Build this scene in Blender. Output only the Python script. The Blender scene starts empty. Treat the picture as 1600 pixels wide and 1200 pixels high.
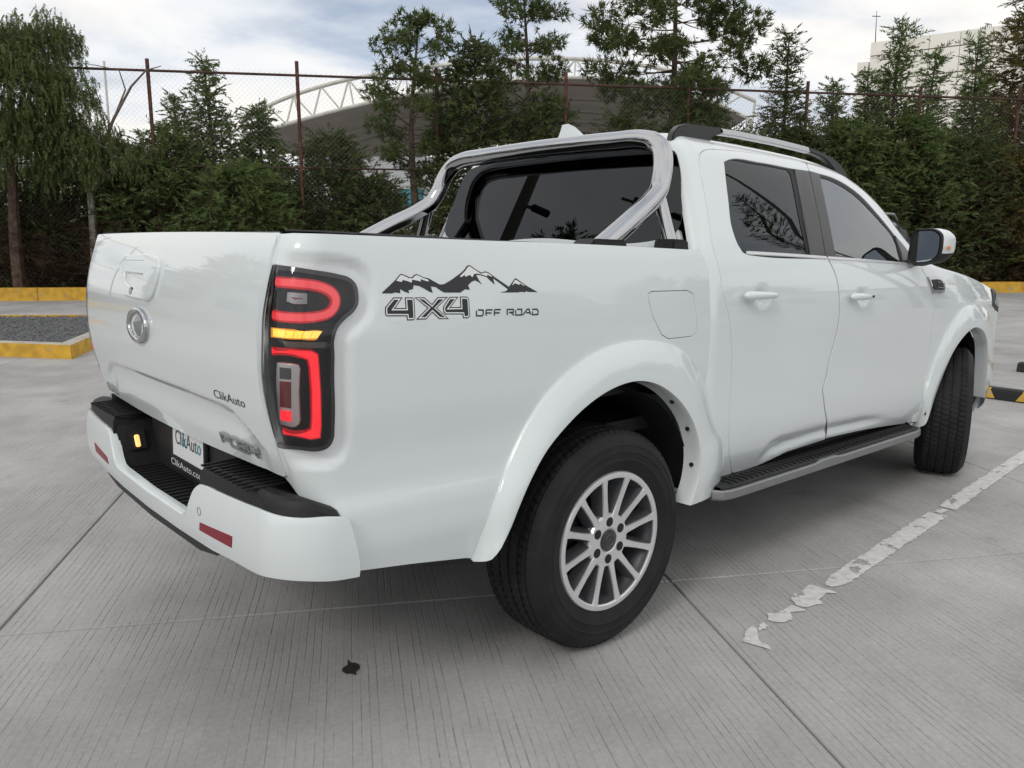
import bpy, bmesh, random
import numpy as np
from math import sin, cos, pi, sqrt, radians, atan2
from mathutils import Vector, Matrix
from mathutils.geometry import delaunay_2d_cdt
scene = bpy.context.scene
COL = scene.collection
# ------------------------------------------------------------------ camera
CAM = (-2.0008, -2.7102, 1.4113)
YAW, PITCH, ROLL, FPX = 0.8545, -0.1773, 0.0029, 1268.2
cd = bpy.data.cameras.new('camera'); cam = bpy.data.objects.new('camera', cd); COL.objects.link(cam)
d_ = Vector((cos(YAW)*cos(PITCH), sin(YAW)*cos(PITCH), sin(PITCH)))
r_ = Vector((sin(YAW), -cos(YAW), 0)); u_ = r_.cross(d_)
r2, u2 = r_*cos(ROLL)+u_*sin(ROLL), -r_*sin(ROLL)+u_*cos(ROLL)
cam.matrix_world = Matrix(((r2.x, u2.x, -d_.x, CAM[0]), (r2.y, u2.y, -d_.y, CAM[1]), (r2.z, u2.z, -d_.z, CAM[2]), (0, 0, 0, 1)))
cd.sensor_fit = 'HORIZONTAL'; cd.sensor_width = 36.0; cd.lens = 36.0*FPX/1600.0
cd.clip_start = 0.05; cd.clip_end = 5000
scene.camera = cam
# ------------------------------------------------------------------ sky
SUN_EL, SUN_AZ = radians(38), radians(200)          # direction the light comes from (azimuth CCW from +x)
world = bpy.data.worlds.new('World'); scene.world = world; world.use_nodes = True
nt = world.node_tree; nt.nodes.clear()
def wn(t, **k):
    n = nt.nodes.new(t)
    for a, b in k.items(): setattr(n, a, b)
    return n
def wl(a, b): nt.links.new(a, b)
sky = wn('ShaderNodeTexSky', sky_type='NISHITA'); sky.sun_disc = False
sky.sun_elevation = SUN_EL; sky.sun_rotation = pi/2-SUN_AZ; sky.altitude = 2200; sky.dust_density = 3.0
tc = wn('ShaderNodeTexCoord'); sp = wn('ShaderNodeSeparateXYZ'); wl(tc.outputs['Generated'], sp.inputs[0])
mx = wn('ShaderNodeMath', operation='MAXIMUM'); wl(sp.outputs[2], mx.inputs[0]); mx.inputs[1].default_value = 0.0
ad = wn('ShaderNodeMath', operation='ADD'); wl(mx.outputs[0], ad.inputs[0]); ad.inputs[1].default_value = 0.16
dx = wn('ShaderNodeMath', operation='DIVIDE'); wl(sp.outputs[0], dx.inputs[0]); wl(ad.outputs[0], dx.inputs[1])
dy = wn('ShaderNodeMath', operation='DIVIDE'); wl(sp.outputs[1], dy.inputs[0]); wl(ad.outputs[0], dy.inputs[1])
cb = wn('ShaderNodeCombineXYZ'); wl(dx.outputs[0], cb.inputs[0]); wl(dy.outputs[0], cb.inputs[1])
n1 = wn('ShaderNodeTexNoise'); n1.inputs['Scale'].default_value = 0.75; n1.inputs['Detail'].default_value = 7; n1.inputs['Roughness'].default_value = 0.55; n1.inputs['Distortion'].default_value = 0.25
wl(cb.outputs[0], n1.inputs['Vector'])
cov = wn('ShaderNodeMapRange', interpolation_type='SMOOTHSTEP'); wl(n1.outputs['Fac'], cov.inputs['Value'])
cov.inputs['From Min'].default_value = 0.22; cov.inputs['From Max'].default_value = 0.47
mp = wn('ShaderNodeMapping'); mp.inputs['Location'].default_value = (3.7, 1.3, 0); wl(cb.outputs[0], mp.inputs['Vector'])
n2 = wn('ShaderNodeTexNoise'); n2.inputs['Scale'].default_value = 1.1; n2.inputs['Detail'].default_value = 9; n2.inputs['Roughness'].default_value = 0.5
wl(mp.outputs[0], n2.inputs['Vector'])
cr = wn('ShaderNodeValToRGB'); wl(n2.outputs['Fac'], cr.inputs[0])
e = cr.color_ramp.elements
e[0].position = 0.36; e[0].color = (0.64, 0.69, 0.76, 1)
e[1].position = 0.60; e[1].color = (1.0, 0.965, 0.92, 1)
m_ = cr.color_ramp.elements.new(0.46); m_.color = (0.86, 0.885, 0.92, 1)
sc_ = wn('ShaderNodeMix', data_type='RGBA', blend_type='MULTIPLY'); sc_.inputs['Factor'].default_value = 1.0
wl(cr.outputs[0], sc_.inputs['A']); sc_.inputs['B'].default_value = (10.4, 10.4, 10.4, 1)
mixs = wn('ShaderNodeMix', data_type='RGBA'); wl(cov.outputs[0], mixs.inputs['Factor'])
wl(sky.outputs[0], mixs.inputs['A']); wl(sc_.outputs['Result'], mixs.inputs['B'])
bg = wn('ShaderNodeBackground'); bg.inputs['Strength'].default_value = 0.10; wl(mixs.outputs['Result'], bg.inputs['Color'])
wo = wn('ShaderNodeOutputWorld'); wl(bg.outputs[0], wo.inputs[0])
# ------------------------------------------------------------------ sun behind thin cloud
sd = bpy.data.lights.new('sun', 'SUN'); sd.energy = 0.8; sd.angle = radians(14); sd.color = (1.0, 0.95, 0.88)
so = bpy.data.objects.new('sun', sd); COL.objects.link(so)
sv = Vector((cos(SUN_EL)*cos(SUN_AZ), cos(SUN_EL)*sin(SUN_AZ), sin(SUN_EL)))
so.rotation_euler = sv.to_track_quat('Z', 'Y').to_euler()
vs = scene.view_settings
scene.display_settings.display_device = 'sRGB'
vs.view_transform = 'Standard'; vs.look = 'None'; vs.exposure = 0.03; vs.gamma = 1.0; vs.use_curve_mapping = False
scene.cycles.use_denoising = True
scene.cycles.max_bounces = 8; scene.cycles.transparent_max_bounces = 16
# ================================================================== body surfaces of the truck
# ---------- smooth 1-D interpolation ----------
def pchip(xs,ys):
    xs=np.array(xs,float);ys=np.array(ys,float)
    h=np.diff(xs);d=np.diff(ys)/h
    m=np.zeros_like(xs)
    m[0],m[-1]=d[0],d[-1]
    for i in range(1,len(xs)-1):
        if d[i-1]*d[i]>0:
            w1=2*h[i]+h[i-1];w2=h[i]+2*h[i-1]
            m[i]=(w1+w2)/(w1/d[i-1]+w2/d[i])
    def f(x):
        x=min(max(x,xs[0]),xs[-1])
        i=int(np.searchsorted(xs,x)-1);i=min(max(i,0),len(h)-1)
        t=(x-xs[i])/h[i]
        return float(ys[i]*(1+2*t)*(1-t)**2+m[i]*h[i]*t*(1-t)**2+ys[i+1]*t*t*(3-2*t)+m[i+1]*h[i]*t*t*(t-1))
    return f
def tab(f,a,b,n=400,k=21):
    xs=np.linspace(a,b,n);ys=np.array([f(x) for x in xs])
    r=k//2;k=np.ones(2*r+1)/(2*r+1)
    ys2=np.convolve(np.concatenate([2*ys[0]-ys[r:0:-1],ys,2*ys[-1]-ys[-2:-r-2:-1]]),k,'valid')
    return lambda x:float(np.interp(x,xs,ys2))
def sstep(a,b,x):
    t=min(max((x-a)/(b-a),0.),1.);return t*t*(3-2*t)
RAKE=.04
def W(p):
    x,y,z=p;z-=.6
    return (x*cos(RAKE)+z*sin(RAKE),y,.6-x*sin(RAKE)+z*cos(RAKE))
# ---------- bed ----------
bed_h=tab(pchip([.40,.50,.58,.66,.72,.80,.95,1.1,1.22,1.30,1.35,1.385,1.40],[.88,.905,.921,.922,.908,.906,.918,.918,.908,.896,.886,.876,.87]),.40,1.40)
bed_X=tab(pchip([.40,.55,.70,.78,.85,.95,1.05,1.15,1.25,1.32,1.36,1.385,1.40],[-1.05,-1.075,-1.105,-1.128,-1.148,-1.172,-1.184,-1.182,-1.170,-1.153,-1.141,-1.129,-1.122]),.40,1.40)
RB=.085
def F_bed0(u,z):
    h=bed_h(z)-.010*sstep(1.35,1.66,u);X=bed_X(z)+.007;xc=X+RB
    if u>=0:return (xc+u,-h,z)
    if u>=-RB*pi/2:
        a=-u/RB;return (xc-RB*sin(a),-(h-RB+RB*cos(a)),z)
    return (X,-(h-RB)+(-u-RB*pi/2),z)
def F_tail0(y,z):
    return (bed_X(z)-.018*(1-(y/.82)**2),y,z)
# ---------- cab / front : profile parameter t ----------
PZ=[(.845,.43),(.868,.50),(.893,.55),(.914,.62),(.922,.72),(.919,.85),(.918,1.0),(.919,1.12),(.912,1.22),(.898,1.30),(.874,1.384),(.824,1.50),(.770,1.62),(.732,1.70),(.706,1.75),(.676,1.788),(.63,1.818),(.55,1.838),(.35,1.853),(0,1.858)]
_t=[0.]
for a,b in zip(PZ[:-1],PZ[1:]):_t.append(_t[-1]+sqrt((a[0]-b[0])**2+(a[1]-b[1])**2))
TB=_t[10];TMAX=_t[-1]
prof_h=tab(pchip(_t,[p[0] for p in PZ]),0,TMAX,600,27);prof_z=tab(pchip(_t,[p[1] for p in PZ]),0,TMAX,600,27)
ZB=1.384
roof_z=tab(pchip([.4,.7,1.0,1.3,1.6,1.8,2.0,2.2,2.4,2.6,2.75,3.0,3.4,3.8,4.2],[1.874,1.884,1.891,1.894,1.891,1.880,1.851,1.793,1.697,1.565,1.45,1.418,1.408,1.398,1.39]),.4,4.2)
belt_z=tab(pchip([.4,2.3,2.6,3.0,3.4,3.8,4.2],[1.384,1.384,1.375,1.345,1.30,1.25,1.20]),.4,4.2)
def taper(x):return 1-.014*max(0,x-.6)-.15*max(0,(x-2.9)/1.2)**2
def S_cab(x,t):
    h=prof_h(t)*taper(x);z=prof_z(t);zb=belt_z(x)
    if z>ZB:
        k=max((roof_z(x)-ZB)/(1.858-ZB),.05)
        z=zb+(z-ZB)*k
    else:
        z=z if z<1.0 else 1.0+(z-1.0)*(zb-1.0)/(ZB-1.0)
    return (x,-h,z)
RC=.085;XF=4.02;RF=.22
def x_back(t):
    z=prof_z(t);return .49+max(0,z-1.384)*.22
def F_cab0(u,t):
    x0=x_back(t)+RC;xf=XF-RF
    if u>=0 and x0+u<=xf:return S_cab(x0+u,t)
    front=u>0;rc=RF if front else RC;xe=xf if front else x0;sg=-1 if front else 1
    p=np.array(S_cab(xe,t));e=1e-3
    a=np.array(S_cab(xe,max(t-e,0)));b=np.array(S_cab(xe,min(t+e,TMAX)))
    d=b-a;n=np.array([0,-d[2],d[1]]);n/=np.linalg.norm(n)
    if n[1]>0 and t<TB:n=-n
    f=(x0+u-xf)/rc if front else -u/rc
    X=np.array([1.,0,0])*sg
    if f<=pi/2:
        q=p-n*rc+rc*(n*cos(f)-X*sin(f))
    else:
        q=p-n*rc-X*rc-n*(f-pi/2)*rc
    return tuple(q)
def mk(F0):return lambda u,v:W(F0(u,v))
RU=.15
bump_X=tab(pchip([.40,.47,.53,.60,.66,.69,.74],[-1.165,-1.185,-1.198,-1.203,-1.20,-1.192,-1.17]),.40,.74)
bump_h=tab(pchip([.40,.47,.53,.60,.66,.69,.74],[.92,.935,.945,.948,.944,.938,.92]),.40,.74)
def F_bump0(u,z):
    h=bump_h(z);X=bump_X(z);xc=X+RU
    um=-RU*pi/2-(h-RU)
    if u<um:
        q=F_bump0(2*um-u,z);return (q[0],-q[1],q[2])
    if u>=0:return (xc+u,-h,z)
    if u>=-RU*pi/2:
        a=-u/RU;return (xc-RU*sin(a),-(h-RU+RU*cos(a)),z)
    d=-u-RU*pi/2;y=-(h-RU)+d
    return (X-.03*(1-(y/(h-RU))**2),y,z)
F_bump=mk(F_bump0)
F_bed=mk(F_bed0);F_tail=mk(F_tail0);F_cab=mk(F_cab0)
DATA={'bed_front':[(1.5253,1.391),(1.583,1.3358),(1.6242,1.2771),(1.6563,1.2057),(1.673,1.1336),(1.6926,0.9859),(1.6838,0.7541),(1.651,0.6287),(1.6808,0.5144)],'lamp':[(-0.1441,1.3033),(-0.0787,1.3022),(-0.0159,1.2949),(0.0456,1.2866),(0.0848,1.2761),(0.1048,1.2588),(0.1132,1.2354),(0.1138,1.2062),(0.1033,1.1888),(0.0792,1.1702),(0.0609,1.1517),(0.0508,1.1268),(0.051,1.0759),(0.0461,0.9904),(0.0307,0.9021),(0.0203,0.8664),(0.0011,0.8461),(-0.0235,0.8389),(-0.0776,0.8416),(-0.1796,0.8322),(-0.1843,0.9141),(-0.1839,0.9964),(-0.1789,1.0899),(-0.1733,1.1754),(-0.1568,1.2468)],'lampC_up':[(-0.1176,1.2629),(-0.0722,1.2618),(-0.0313,1.2598),(0.0032,1.2553),(0.0271,1.248),(0.0445,1.2376),(0.0538,1.223),(0.0532,1.2063),(0.0433,1.1918),(0.0274,1.1838),(0.0091,1.1804),(-0.0256,1.1784),(-0.0658,1.1784),(-0.1225,1.1806)],'lamp_amber':[(-0.1325,1.1489),(-0.0655,1.1499),(0.0178,1.1467),(0.0104,1.125),(0.0026,1.1219),(-0.0656,1.1245),(-0.1329,1.124)],'lampC_low':[(-0.1396,1.0898),(-0.0655,1.0916),(-0.021,1.0895),(-0.0083,1.0857),(-0.0029,1.0746),(-0.0074,0.9943),(-0.0217,0.9077),(-0.0279,0.8876),(-0.04,0.8803),(-0.0691,0.8817),(-0.1411,0.8799)],'lamp_box':[(-0.0935,1.0642),(-0.0403,1.0622),(-0.0364,1.0547),(-0.0542,0.9152),(-0.0689,0.9044),(-0.1141,0.9067)],'lamp_box1':[(-0.084,1.0552),(-0.0557,1.0536),(-0.0569,1.0272),(-0.0855,1.027)],'lamp_box2':[(-0.0862,1.0202),(-0.0575,1.02),(-0.0668,0.9539),(-0.0974,0.9549)],'lamp_box3':[(-0.0982,0.9461),(-0.0682,0.9455),(-0.073,0.9189),(-0.1042,0.9203)],'lamp_ref':[(-0.0719,1.2383),(-0.021,1.2363),(-0.0199,1.2118),(-0.0532,1.2113),(-0.0723,1.2171)],'lamp_clear':[(-0.0831,1.1175),(0.0327,1.1157),(0.0445,1.108),(0.0328,1.1022),(-0.0741,1.1056)],'fuel':[(1.2446,1.2324),(1.263,1.2414),(1.4699,1.2447),(1.5064,1.2317),(1.5364,1.1399),(1.5363,1.0915),(1.5116,1.0783),(1.3682,1.0746),(1.3287,1.0904),(1.2758,1.1543),(1.2507,1.2079)],'mtn':[(0.1785,1.2377),(0.2126,1.2677),(0.2278,1.2854),(0.2331,1.2862),(0.2599,1.2776),(0.2665,1.2777),(0.2737,1.2852),(0.2818,1.2861),(0.3032,1.2781),(0.3205,1.2756),(0.346,1.2647),(0.3605,1.2592),(0.3744,1.2607),(0.3944,1.2707),(0.4241,1.2895),(0.4371,1.2998),(0.4462,1.3124),(0.4552,1.3137),(0.4855,1.2992),(0.5015,1.2936),(0.5124,1.2973),(0.5242,1.2954),(0.5619,1.2767),(0.6091,1.2543),(0.6296,1.2789),(0.6359,1.278),(0.6775,1.2579),(0.726,1.2386),(0.6836,1.2396),(0.6791,1.2426),(0.6753,1.2386),(0.6545,1.2396),(0.6485,1.238),(0.5761,1.2375),(0.6015,1.2426),(0.605,1.2477),(0.5461,1.278),(0.5542,1.2603),(0.5374,1.2705),(0.5226,1.2807),(0.5027,1.2857),(0.4817,1.2875),(0.4952,1.2716),(0.508,1.26),(0.49,1.2686),(0.4783,1.2714),(0.4677,1.267),(0.4576,1.2583),(0.4645,1.2453),(0.4478,1.2468),(0.4322,1.2376),(0.3768,1.2376),(0.3622,1.2438),(0.3474,1.2521),(0.33,1.2543),(0.3386,1.2368),(0.3245,1.241),(0.3067,1.2492),(0.2926,1.2547),(0.274,1.2573),(0.2734,1.2469),(0.2589,1.2437),(0.2629,1.2361),(0.2479,1.2396),(0.2326,1.2469),(0.2346,1.2361),(0.2222,1.2377),(0.2142,1.2377),(0.2112,1.2356),(0.1797,1.2356)],'snow1':[(0.2176,1.2683),(0.2289,1.2824),(0.2336,1.2833),(0.2569,1.2752),(0.2685,1.2747),(0.2758,1.2822),(0.2823,1.2834),(0.3035,1.2757),(0.3175,1.2725),(0.3226,1.2678),(0.3147,1.2678),(0.2937,1.2734),(0.2963,1.2668),(0.2808,1.2697),(0.2673,1.2714),(0.2666,1.2638),(0.2513,1.268),(0.238,1.2706),(0.2354,1.2652)],'snow2':[(0.4246,1.2818),(0.4418,1.2979),(0.4499,1.3095),(0.4546,1.3105),(0.4983,1.2903),(0.5129,1.294),(0.5227,1.2927),(0.5406,1.2841),(0.5389,1.2823),(0.5223,1.288),(0.5222,1.2833),(0.5024,1.2883),(0.4831,1.291),(0.474,1.2891),(0.4697,1.2801),(0.4595,1.2866),(0.4436,1.2812),(0.441,1.2869),(0.431,1.2802)],'snow3':[(0.6192,1.2582),(0.6298,1.2746),(0.6356,1.2738),(0.6709,1.2579),(0.6651,1.2579),(0.6498,1.2648),(0.6483,1.2599),(0.6314,1.2647)],'four1':[(0.2137,1.2254),(0.2427,1.2253),(0.2216,1.198),(0.2539,1.1976),(0.2492,1.2252),(0.2738,1.2251),(0.2798,1.2205),(0.2861,1.1725),(0.2807,1.165),(0.2599,1.1649),(0.2583,1.1758),(0.1963,1.177),(0.192,1.1811),(0.1904,1.1997)],'ex':[(0.2794,1.2251),(0.3123,1.225),(0.3383,1.2071),(0.3551,1.2253),(0.3902,1.226),(0.3557,1.1963),(0.3974,1.166),(0.364,1.1662),(0.3408,1.1839),(0.3209,1.1663),(0.2883,1.1664),(0.324,1.1967)],'four2':[(0.3955,1.226),(0.4271,1.2264),(0.4013,1.1979),(0.4355,1.1981),(0.4314,1.2267),(0.4563,1.2266),(0.4642,1.2202),(0.471,1.1731),(0.4637,1.1666),(0.4468,1.1664),(0.4439,1.1773),(0.3846,1.1784),(0.378,1.1847),(0.3758,1.1988)],'or0':[(0.499,1.1892),(0.518,1.188),(0.5186,1.176),(0.5149,1.1722),(0.4941,1.1726),(0.4935,1.1875)],'or1':[(0.5291,1.172),(0.5284,1.1867),(0.5314,1.1887),(0.5527,1.1884)],'or2':[(0.5295,1.1799),(0.5492,1.1796)],'or3':[(0.56,1.172),(0.5594,1.1862),(0.5624,1.1889),(0.5832,1.1886)],'or4':[(0.5605,1.1797),(0.5794,1.1794)],'or5':[(0.6087,1.172),(0.6079,1.1885),(0.6301,1.1891),(0.6334,1.1866),(0.6329,1.1806),(0.6152,1.1797)],'or6':[(0.6245,1.1789),(0.6358,1.1715)],'or7':[(0.6464,1.1886),(0.6649,1.1886),(0.6657,1.1721),(0.6423,1.1719),(0.6416,1.1865)],'or8':[(0.6702,1.1717),(0.6869,1.1886),(0.6945,1.1885),(0.7012,1.1718)],'or9':[(0.6833,1.1782),(0.6984,1.178)],'or10':[(0.7079,1.1818),(0.7084,1.1716),(0.7309,1.1725),(0.7317,1.1827),(0.7259,1.1881),(0.7068,1.1877)],'flare_r_out':[(0.395,0.4433),(0.4403,0.5475),(0.4875,0.6344),(0.582,0.7502),(0.6619,0.8354),(0.753,0.9223),(0.8676,0.9928),(0.9905,1.0461),(1.1292,1.0739),(1.28,1.0722),(1.421,1.0342),(1.5493,0.9576),(1.6245,0.8587),(1.6403,0.7327),(1.6233,0.5793),(1.6753,0.4342)],'bezel':[(0.2982,1.2953),(0.2504,1.2985),(-0.0335,1.2998),(-0.0598,1.2964),(-0.0749,1.2835),(-0.0795,1.2626),(-0.0701,1.2254),(-0.0392,1.1827),(-0.0123,1.1732),(0.0426,1.172),(0.1794,1.1737),(0.2392,1.1792),(0.2742,1.1963),(0.2955,1.2363),(0.3124,1.2738)],'lever':[(0.2676,1.2851),(0.0538,1.2885),(0.0352,1.2476),(0.246,1.249)],'pocket':[(0.2451,1.2473),(0.0364,1.2464),(0.0357,1.2372),(0.0578,1.2123),(0.2184,1.2089),(0.24,1.2137)],'lens':[(0.1478,1.1889)],'emblem':[(0.0841,1.0825),(0.1966,1.0768),(-0.0175,1.079),(0.1021,1.1417),(0.0451,1.0201)],'crease':[(0.6921,0.9019),(0.2891,0.9116),(-0.0392,0.9188),(-0.2512,0.9202),(-0.4861,0.9156),(-0.5727,0.909),(-0.639,0.8749),(-0.6815,0.8575)],'txt_clik':[(-0.4846,0.9239),(-0.6797,0.9268),(-0.4983,0.9498)],'txt_poer':[(-0.452,0.7829),(-0.6835,0.7911),(-0.4514,0.8114)],'badge_l':[(0.8349,0.8002),(0.8544,0.7786),(0.7719,0.7717),(0.7406,0.8),(0.6715,0.802),(0.6849,0.7714)],'tail_bot':[(-0.7887,0.7634),(-0.5608,0.7566),(-0.2725,0.7471),(-0.1057,0.7476),(0.0768,0.7563),(0.2903,0.759),(0.5599,0.7494),(0.7417,0.7496)],'rdoor_gap_rear':[(0.2462,0.062),(0.1361,0.2037),(0.11,0.3253),(0.1099,0.465),(0.0983,0.5913),(0.0666,0.7161),(0.0246,0.8257),(0.0104,0.9279),(-0.0054,1.0152),(-0.0038,1.1098),(-0.0025,1.2063),(-0.0036,1.2948),(0.0011,1.3405),(0.026,1.3779),(0.0643,1.3988),(0.1315,1.4119)],'door_top':[(0.1315,1.4119),(0.3609,1.4291),(0.6585,1.4378),(0.7894,1.4434),(0.9898,1.4507),(1.2097,1.4598),(1.331,1.4487)],'mid_gap':[(0.9359,0.2115),(0.8899,0.2818),(0.8478,0.3851),(0.8602,0.4063),(0.8907,0.5107),(0.9264,0.6084),(0.9421,0.6779),(0.9427,0.8033),(0.9233,0.8982),(0.8688,0.9821)],'mid_gap_up':[(0.8421,0.987),(0.8303,1.128),(0.821,1.267),(0.8221,1.3867),(0.8489,1.4351)],'fdoor_front':[(2.0769,0.087),(1.9698,0.2835),(2.0052,0.4221),(2.021,0.5652),(2.0121,0.6721),(2.0041,0.7779),(1.9593,0.8785),(1.8763,0.964)],'door_bot':[(0.2462,0.062),(0.3479,0.0633),(0.4421,0.0701),(0.6477,0.1079),(0.9867,0.131),(1.3736,0.1253),(2.0793,0.085)],'rglass':[(0.1337,1.3452),(0.1543,1.3552),(0.4136,1.373),(0.6759,1.372),(0.6966,1.3534),(0.6927,1.1326),(0.7035,0.9864),(0.2276,0.9834),(0.1916,0.994),(0.1635,1.0168),(0.1368,1.0687),(0.1306,1.1906),(0.131,1.301)],'btrim_r':[(0.6834,1.3759),(0.8196,1.3831),(0.8227,1.1845),(0.8432,0.9852),(0.7035,0.9864),(0.6927,1.1326),(0.7021,1.354)],'btrim_f':[(0.8262,1.3833),(0.9158,1.3792),(0.9166,1.1856),(0.9431,0.986),(0.852,0.9855),(0.8305,1.1851)],'fglass':[(0.9153,1.3653),(1.0601,1.366),(1.206,1.3458),(1.3241,1.3183),(1.44,1.2736),(1.547,1.2245),(1.6398,1.1655),(1.6646,1.119),(1.6503,1.05),(1.6513,0.9753),(1.2559,0.977),(0.9419,0.9806),(0.9384,1.1143),(0.9386,1.2825)],'chrome_r':[(0.2275,0.9835),(0.3551,0.9834),(0.5291,0.982),(0.6884,0.9812),(0.8519,0.9803)],'chrome_f':[(0.8751,0.9795),(1.038,0.9781),(1.2304,0.9757),(1.4719,0.9722),(1.7027,0.9694)],'sail':[(1.6675,1.1904),(1.7557,1.2241),(1.7993,1.0707),(1.746,0.9624),(1.6558,0.971),(1.6571,1.0509)],'rhandle':[(0.1221,0.8035),(0.3778,0.8101)],'fhandle':[(0.999,0.8022),(1.2442,0.7951)],'vent':[(1.9407,0.9054),(2.0759,0.9117),(2.1198,0.904),(2.1377,0.8873),(2.1443,0.8521),(2.1412,0.8342),(2.1207,0.8285),(1.9851,0.821)],'cabgap_bot':[(0.1713,0.0533),(0.3353,0.046)],'scallop':[(0.4017,0.0771),(0.4138,0.1388),(0.4586,0.1883),(0.5539,0.2057),(0.9285,0.2155),(1.3048,0.2125),(1.6055,0.1939)],'flare_f_out':[(2.0691,0.0863),(2.0057,0.2336),(2.0575,0.3799),(2.1632,0.5292),(2.2687,0.6407),(2.4201,0.7344),(2.5606,0.7706),(2.7706,0.7743),(2.9918,0.7213)],'bed_gap':[(-0.132,1.3764),(-0.1507,1.3181),(-0.1559,1.2689),(-0.1698,1.2195),(-0.1763,1.1799),(-0.1839,1.1304),(-0.1842,1.08),(-0.1793,1.0301),(-0.177,0.9792),(-0.1741,0.9279),(-0.1733,0.8795),(-0.1769,0.8283),(-0.1882,0.757)],'bump_top':[(0.0297,0.6644),(-0.0318,0.6757),(-0.0915,0.6763),(-0.1441,0.6782),(-0.2082,0.6818),(-0.307,0.6786),(-0.4542,0.6742),(-0.5542,0.6715)],'bump_notch':[(-0.5817,0.6674),(-0.6064,0.653),(-0.6432,0.6091),(-0.6658,0.5762),(-0.6882,0.5523)],'bump_bot':[(-0.5076,0.494),(-0.3926,0.5027),(-0.2482,0.5074),(-0.166,0.5165),(-0.0939,0.5164),(0.0179,0.5039),(0.0589,0.5005)],'bump_end':[(0.0589,0.5005),(0.063,0.5209),(0.0602,0.5689),(0.0456,0.6271),(0.0337,0.6605)],'bump_refl':[(-0.5701,0.563),(-0.3642,0.5781),(-0.3738,0.5441),(-0.5782,0.5383)],'bump_sens':[(-0.5715,0.5965)]}
# ================================================================== materials
def pmat(name, col, rough=0.5, metal=0.0, coat=0.0, coat_rough=0.03, spec=0.5, emit=None, estr=0.0, noise=0.0, nscale=20.0, bump=0.0, bscale=200.0, col2=None):
    m = bpy.data.materials.new(name); m.use_nodes = True
    t = m.node_tree; b = t.nodes['Principled BSDF']
    b.inputs['Base Color'].default_value = (*col, 1); b.inputs['Roughness'].default_value = rough; b.inputs['Metallic'].default_value = metal
    b.inputs['Coat Weight'].default_value = coat; b.inputs['Coat Roughness'].default_value = coat_rough; b.inputs['Specular IOR Level'].default_value = spec
    if emit: b.inputs['Emission Color'].default_value = (*emit, 1); b.inputs['Emission Strength'].default_value = estr
    tcn = None
    if noise or col2:
        tcn = t.nodes.new('ShaderNodeTexCoord'); n = t.nodes.new('ShaderNodeTexNoise'); n.inputs['Scale'].default_value = nscale; n.inputs['Detail'].default_value = 6
        t.links.new(tcn.outputs['Object'], n.inputs['Vector'])
        r = t.nodes.new('ShaderNodeValToRGB'); t.links.new(n.outputs['Fac'], r.inputs[0])
        a = col2 if col2 else tuple(c*(1-noise) for c in col); c2 = col if col2 else tuple(min(1, c*(1+noise)) for c in col)
        r.color_ramp.elements[0].position = .35; r.color_ramp.elements[1].position = .65
        r.color_ramp.elements[0].color = (*a, 1); r.color_ramp.elements[1].color = (*c2, 1)
        t.links.new(r.outputs[0], b.inputs['Base Color'])
    if bump:
        tcn = tcn or t.nodes.new('ShaderNodeTexCoord'); n = t.nodes.new('ShaderNodeTexNoise'); n.inputs['Scale'].default_value = bscale; n.inputs['Detail'].default_value = 4
        t.links.new(tcn.outputs['Object'], n.inputs['Vector'])
        bp = t.nodes.new('ShaderNodeBump'); bp.inputs['Strength'].default_value = bump; bp.inputs['Distance'].default_value = 0.01
        t.links.new(n.outputs['Fac'], bp.inputs['Height']); t.links.new(bp.outputs[0], b.inputs['Normal'])
    return m
def glass_mat(name, tint, ior, rough=0.0):
    m = bpy.data.materials.new(name); m.use_nodes = True; t = m.node_tree; t.nodes.clear()
    o = t.nodes.new('ShaderNodeOutputMaterial'); mix = t.nodes.new('ShaderNodeMixShader'); fr = t.nodes.new('ShaderNodeFresnel'); fr.inputs[0].default_value = ior
    tr = t.nodes.new('ShaderNodeBsdfTransparent'); tr.inputs[0].default_value = (*tint, 1)
    gl = t.nodes.new('ShaderNodeBsdfGlossy'); gl.inputs['Roughness'].default_value = rough; gl.inputs['Color'].default_value = (.92, .96, 1, 1)
    t.links.new(fr.outputs[0], mix.inputs[0]); t.links.new(tr.outputs[0], mix.inputs[1]); t.links.new(gl.outputs[0], mix.inputs[2]); t.links.new(mix.outputs[0], o.inputs[0])
    return m
M = {}
M['paint'] = pmat('white_paint', (.690, .738, .748), .30, coat=1.0, coat_rough=.012, spec=.4, noise=.015, nscale=1.5)
M['decal_white'] = pmat('decal_white', (.76, .79, .79), .3)
M['decal_black'] = pmat('decal_black', (.018, .019, .022), .35)
M['chrome'] = pmat('polished_steel', (.50, .505, .515), .035, metal=1.0)
M['badge'] = pmat('badge_chrome', (.33, .34, .35), .38, metal=.7)
M['plastic'] = pmat('black_plastic', (.014, .014, .015), .50, spec=.35, noise=.15, nscale=60, bump=.15, bscale=900)
M['plastic_dark'] = pmat('unlit_black_plastic', (.009, .009, .010), .6, noise=.1)
M['gloss_black'] = pmat('gloss_black', (.012, .012, .014), .12, coat=1.0)
M['trim'] = pmat('pillar_trim', (.028, .029, .031), .30, noise=.05)
M['rubber'] = pmat('tyre_rubber', (.0135, .0135, .014), .66, spec=.3, noise=.25, nscale=14, bump=.08, bscale=300)
M['alloy'] = pmat('machined_alloy', (.80, .80, .81), .34, metal=.72, noise=.03)
M['alloy_dark'] = pmat('grey_alloy', (.105, .11, .12), .40, metal=.5)
M['steel_dark'] = pmat('brake_steel', (.05, .05, .055), .5, metal=.8, noise=.3)
M['satin'] = pmat('satin_silver', (.27, .275, .28), .42, metal=.7, noise=.04)
M['lamp_black'] = pmat('lamp_housing', (.010, .010, .012), .45, spec=.3)
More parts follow.
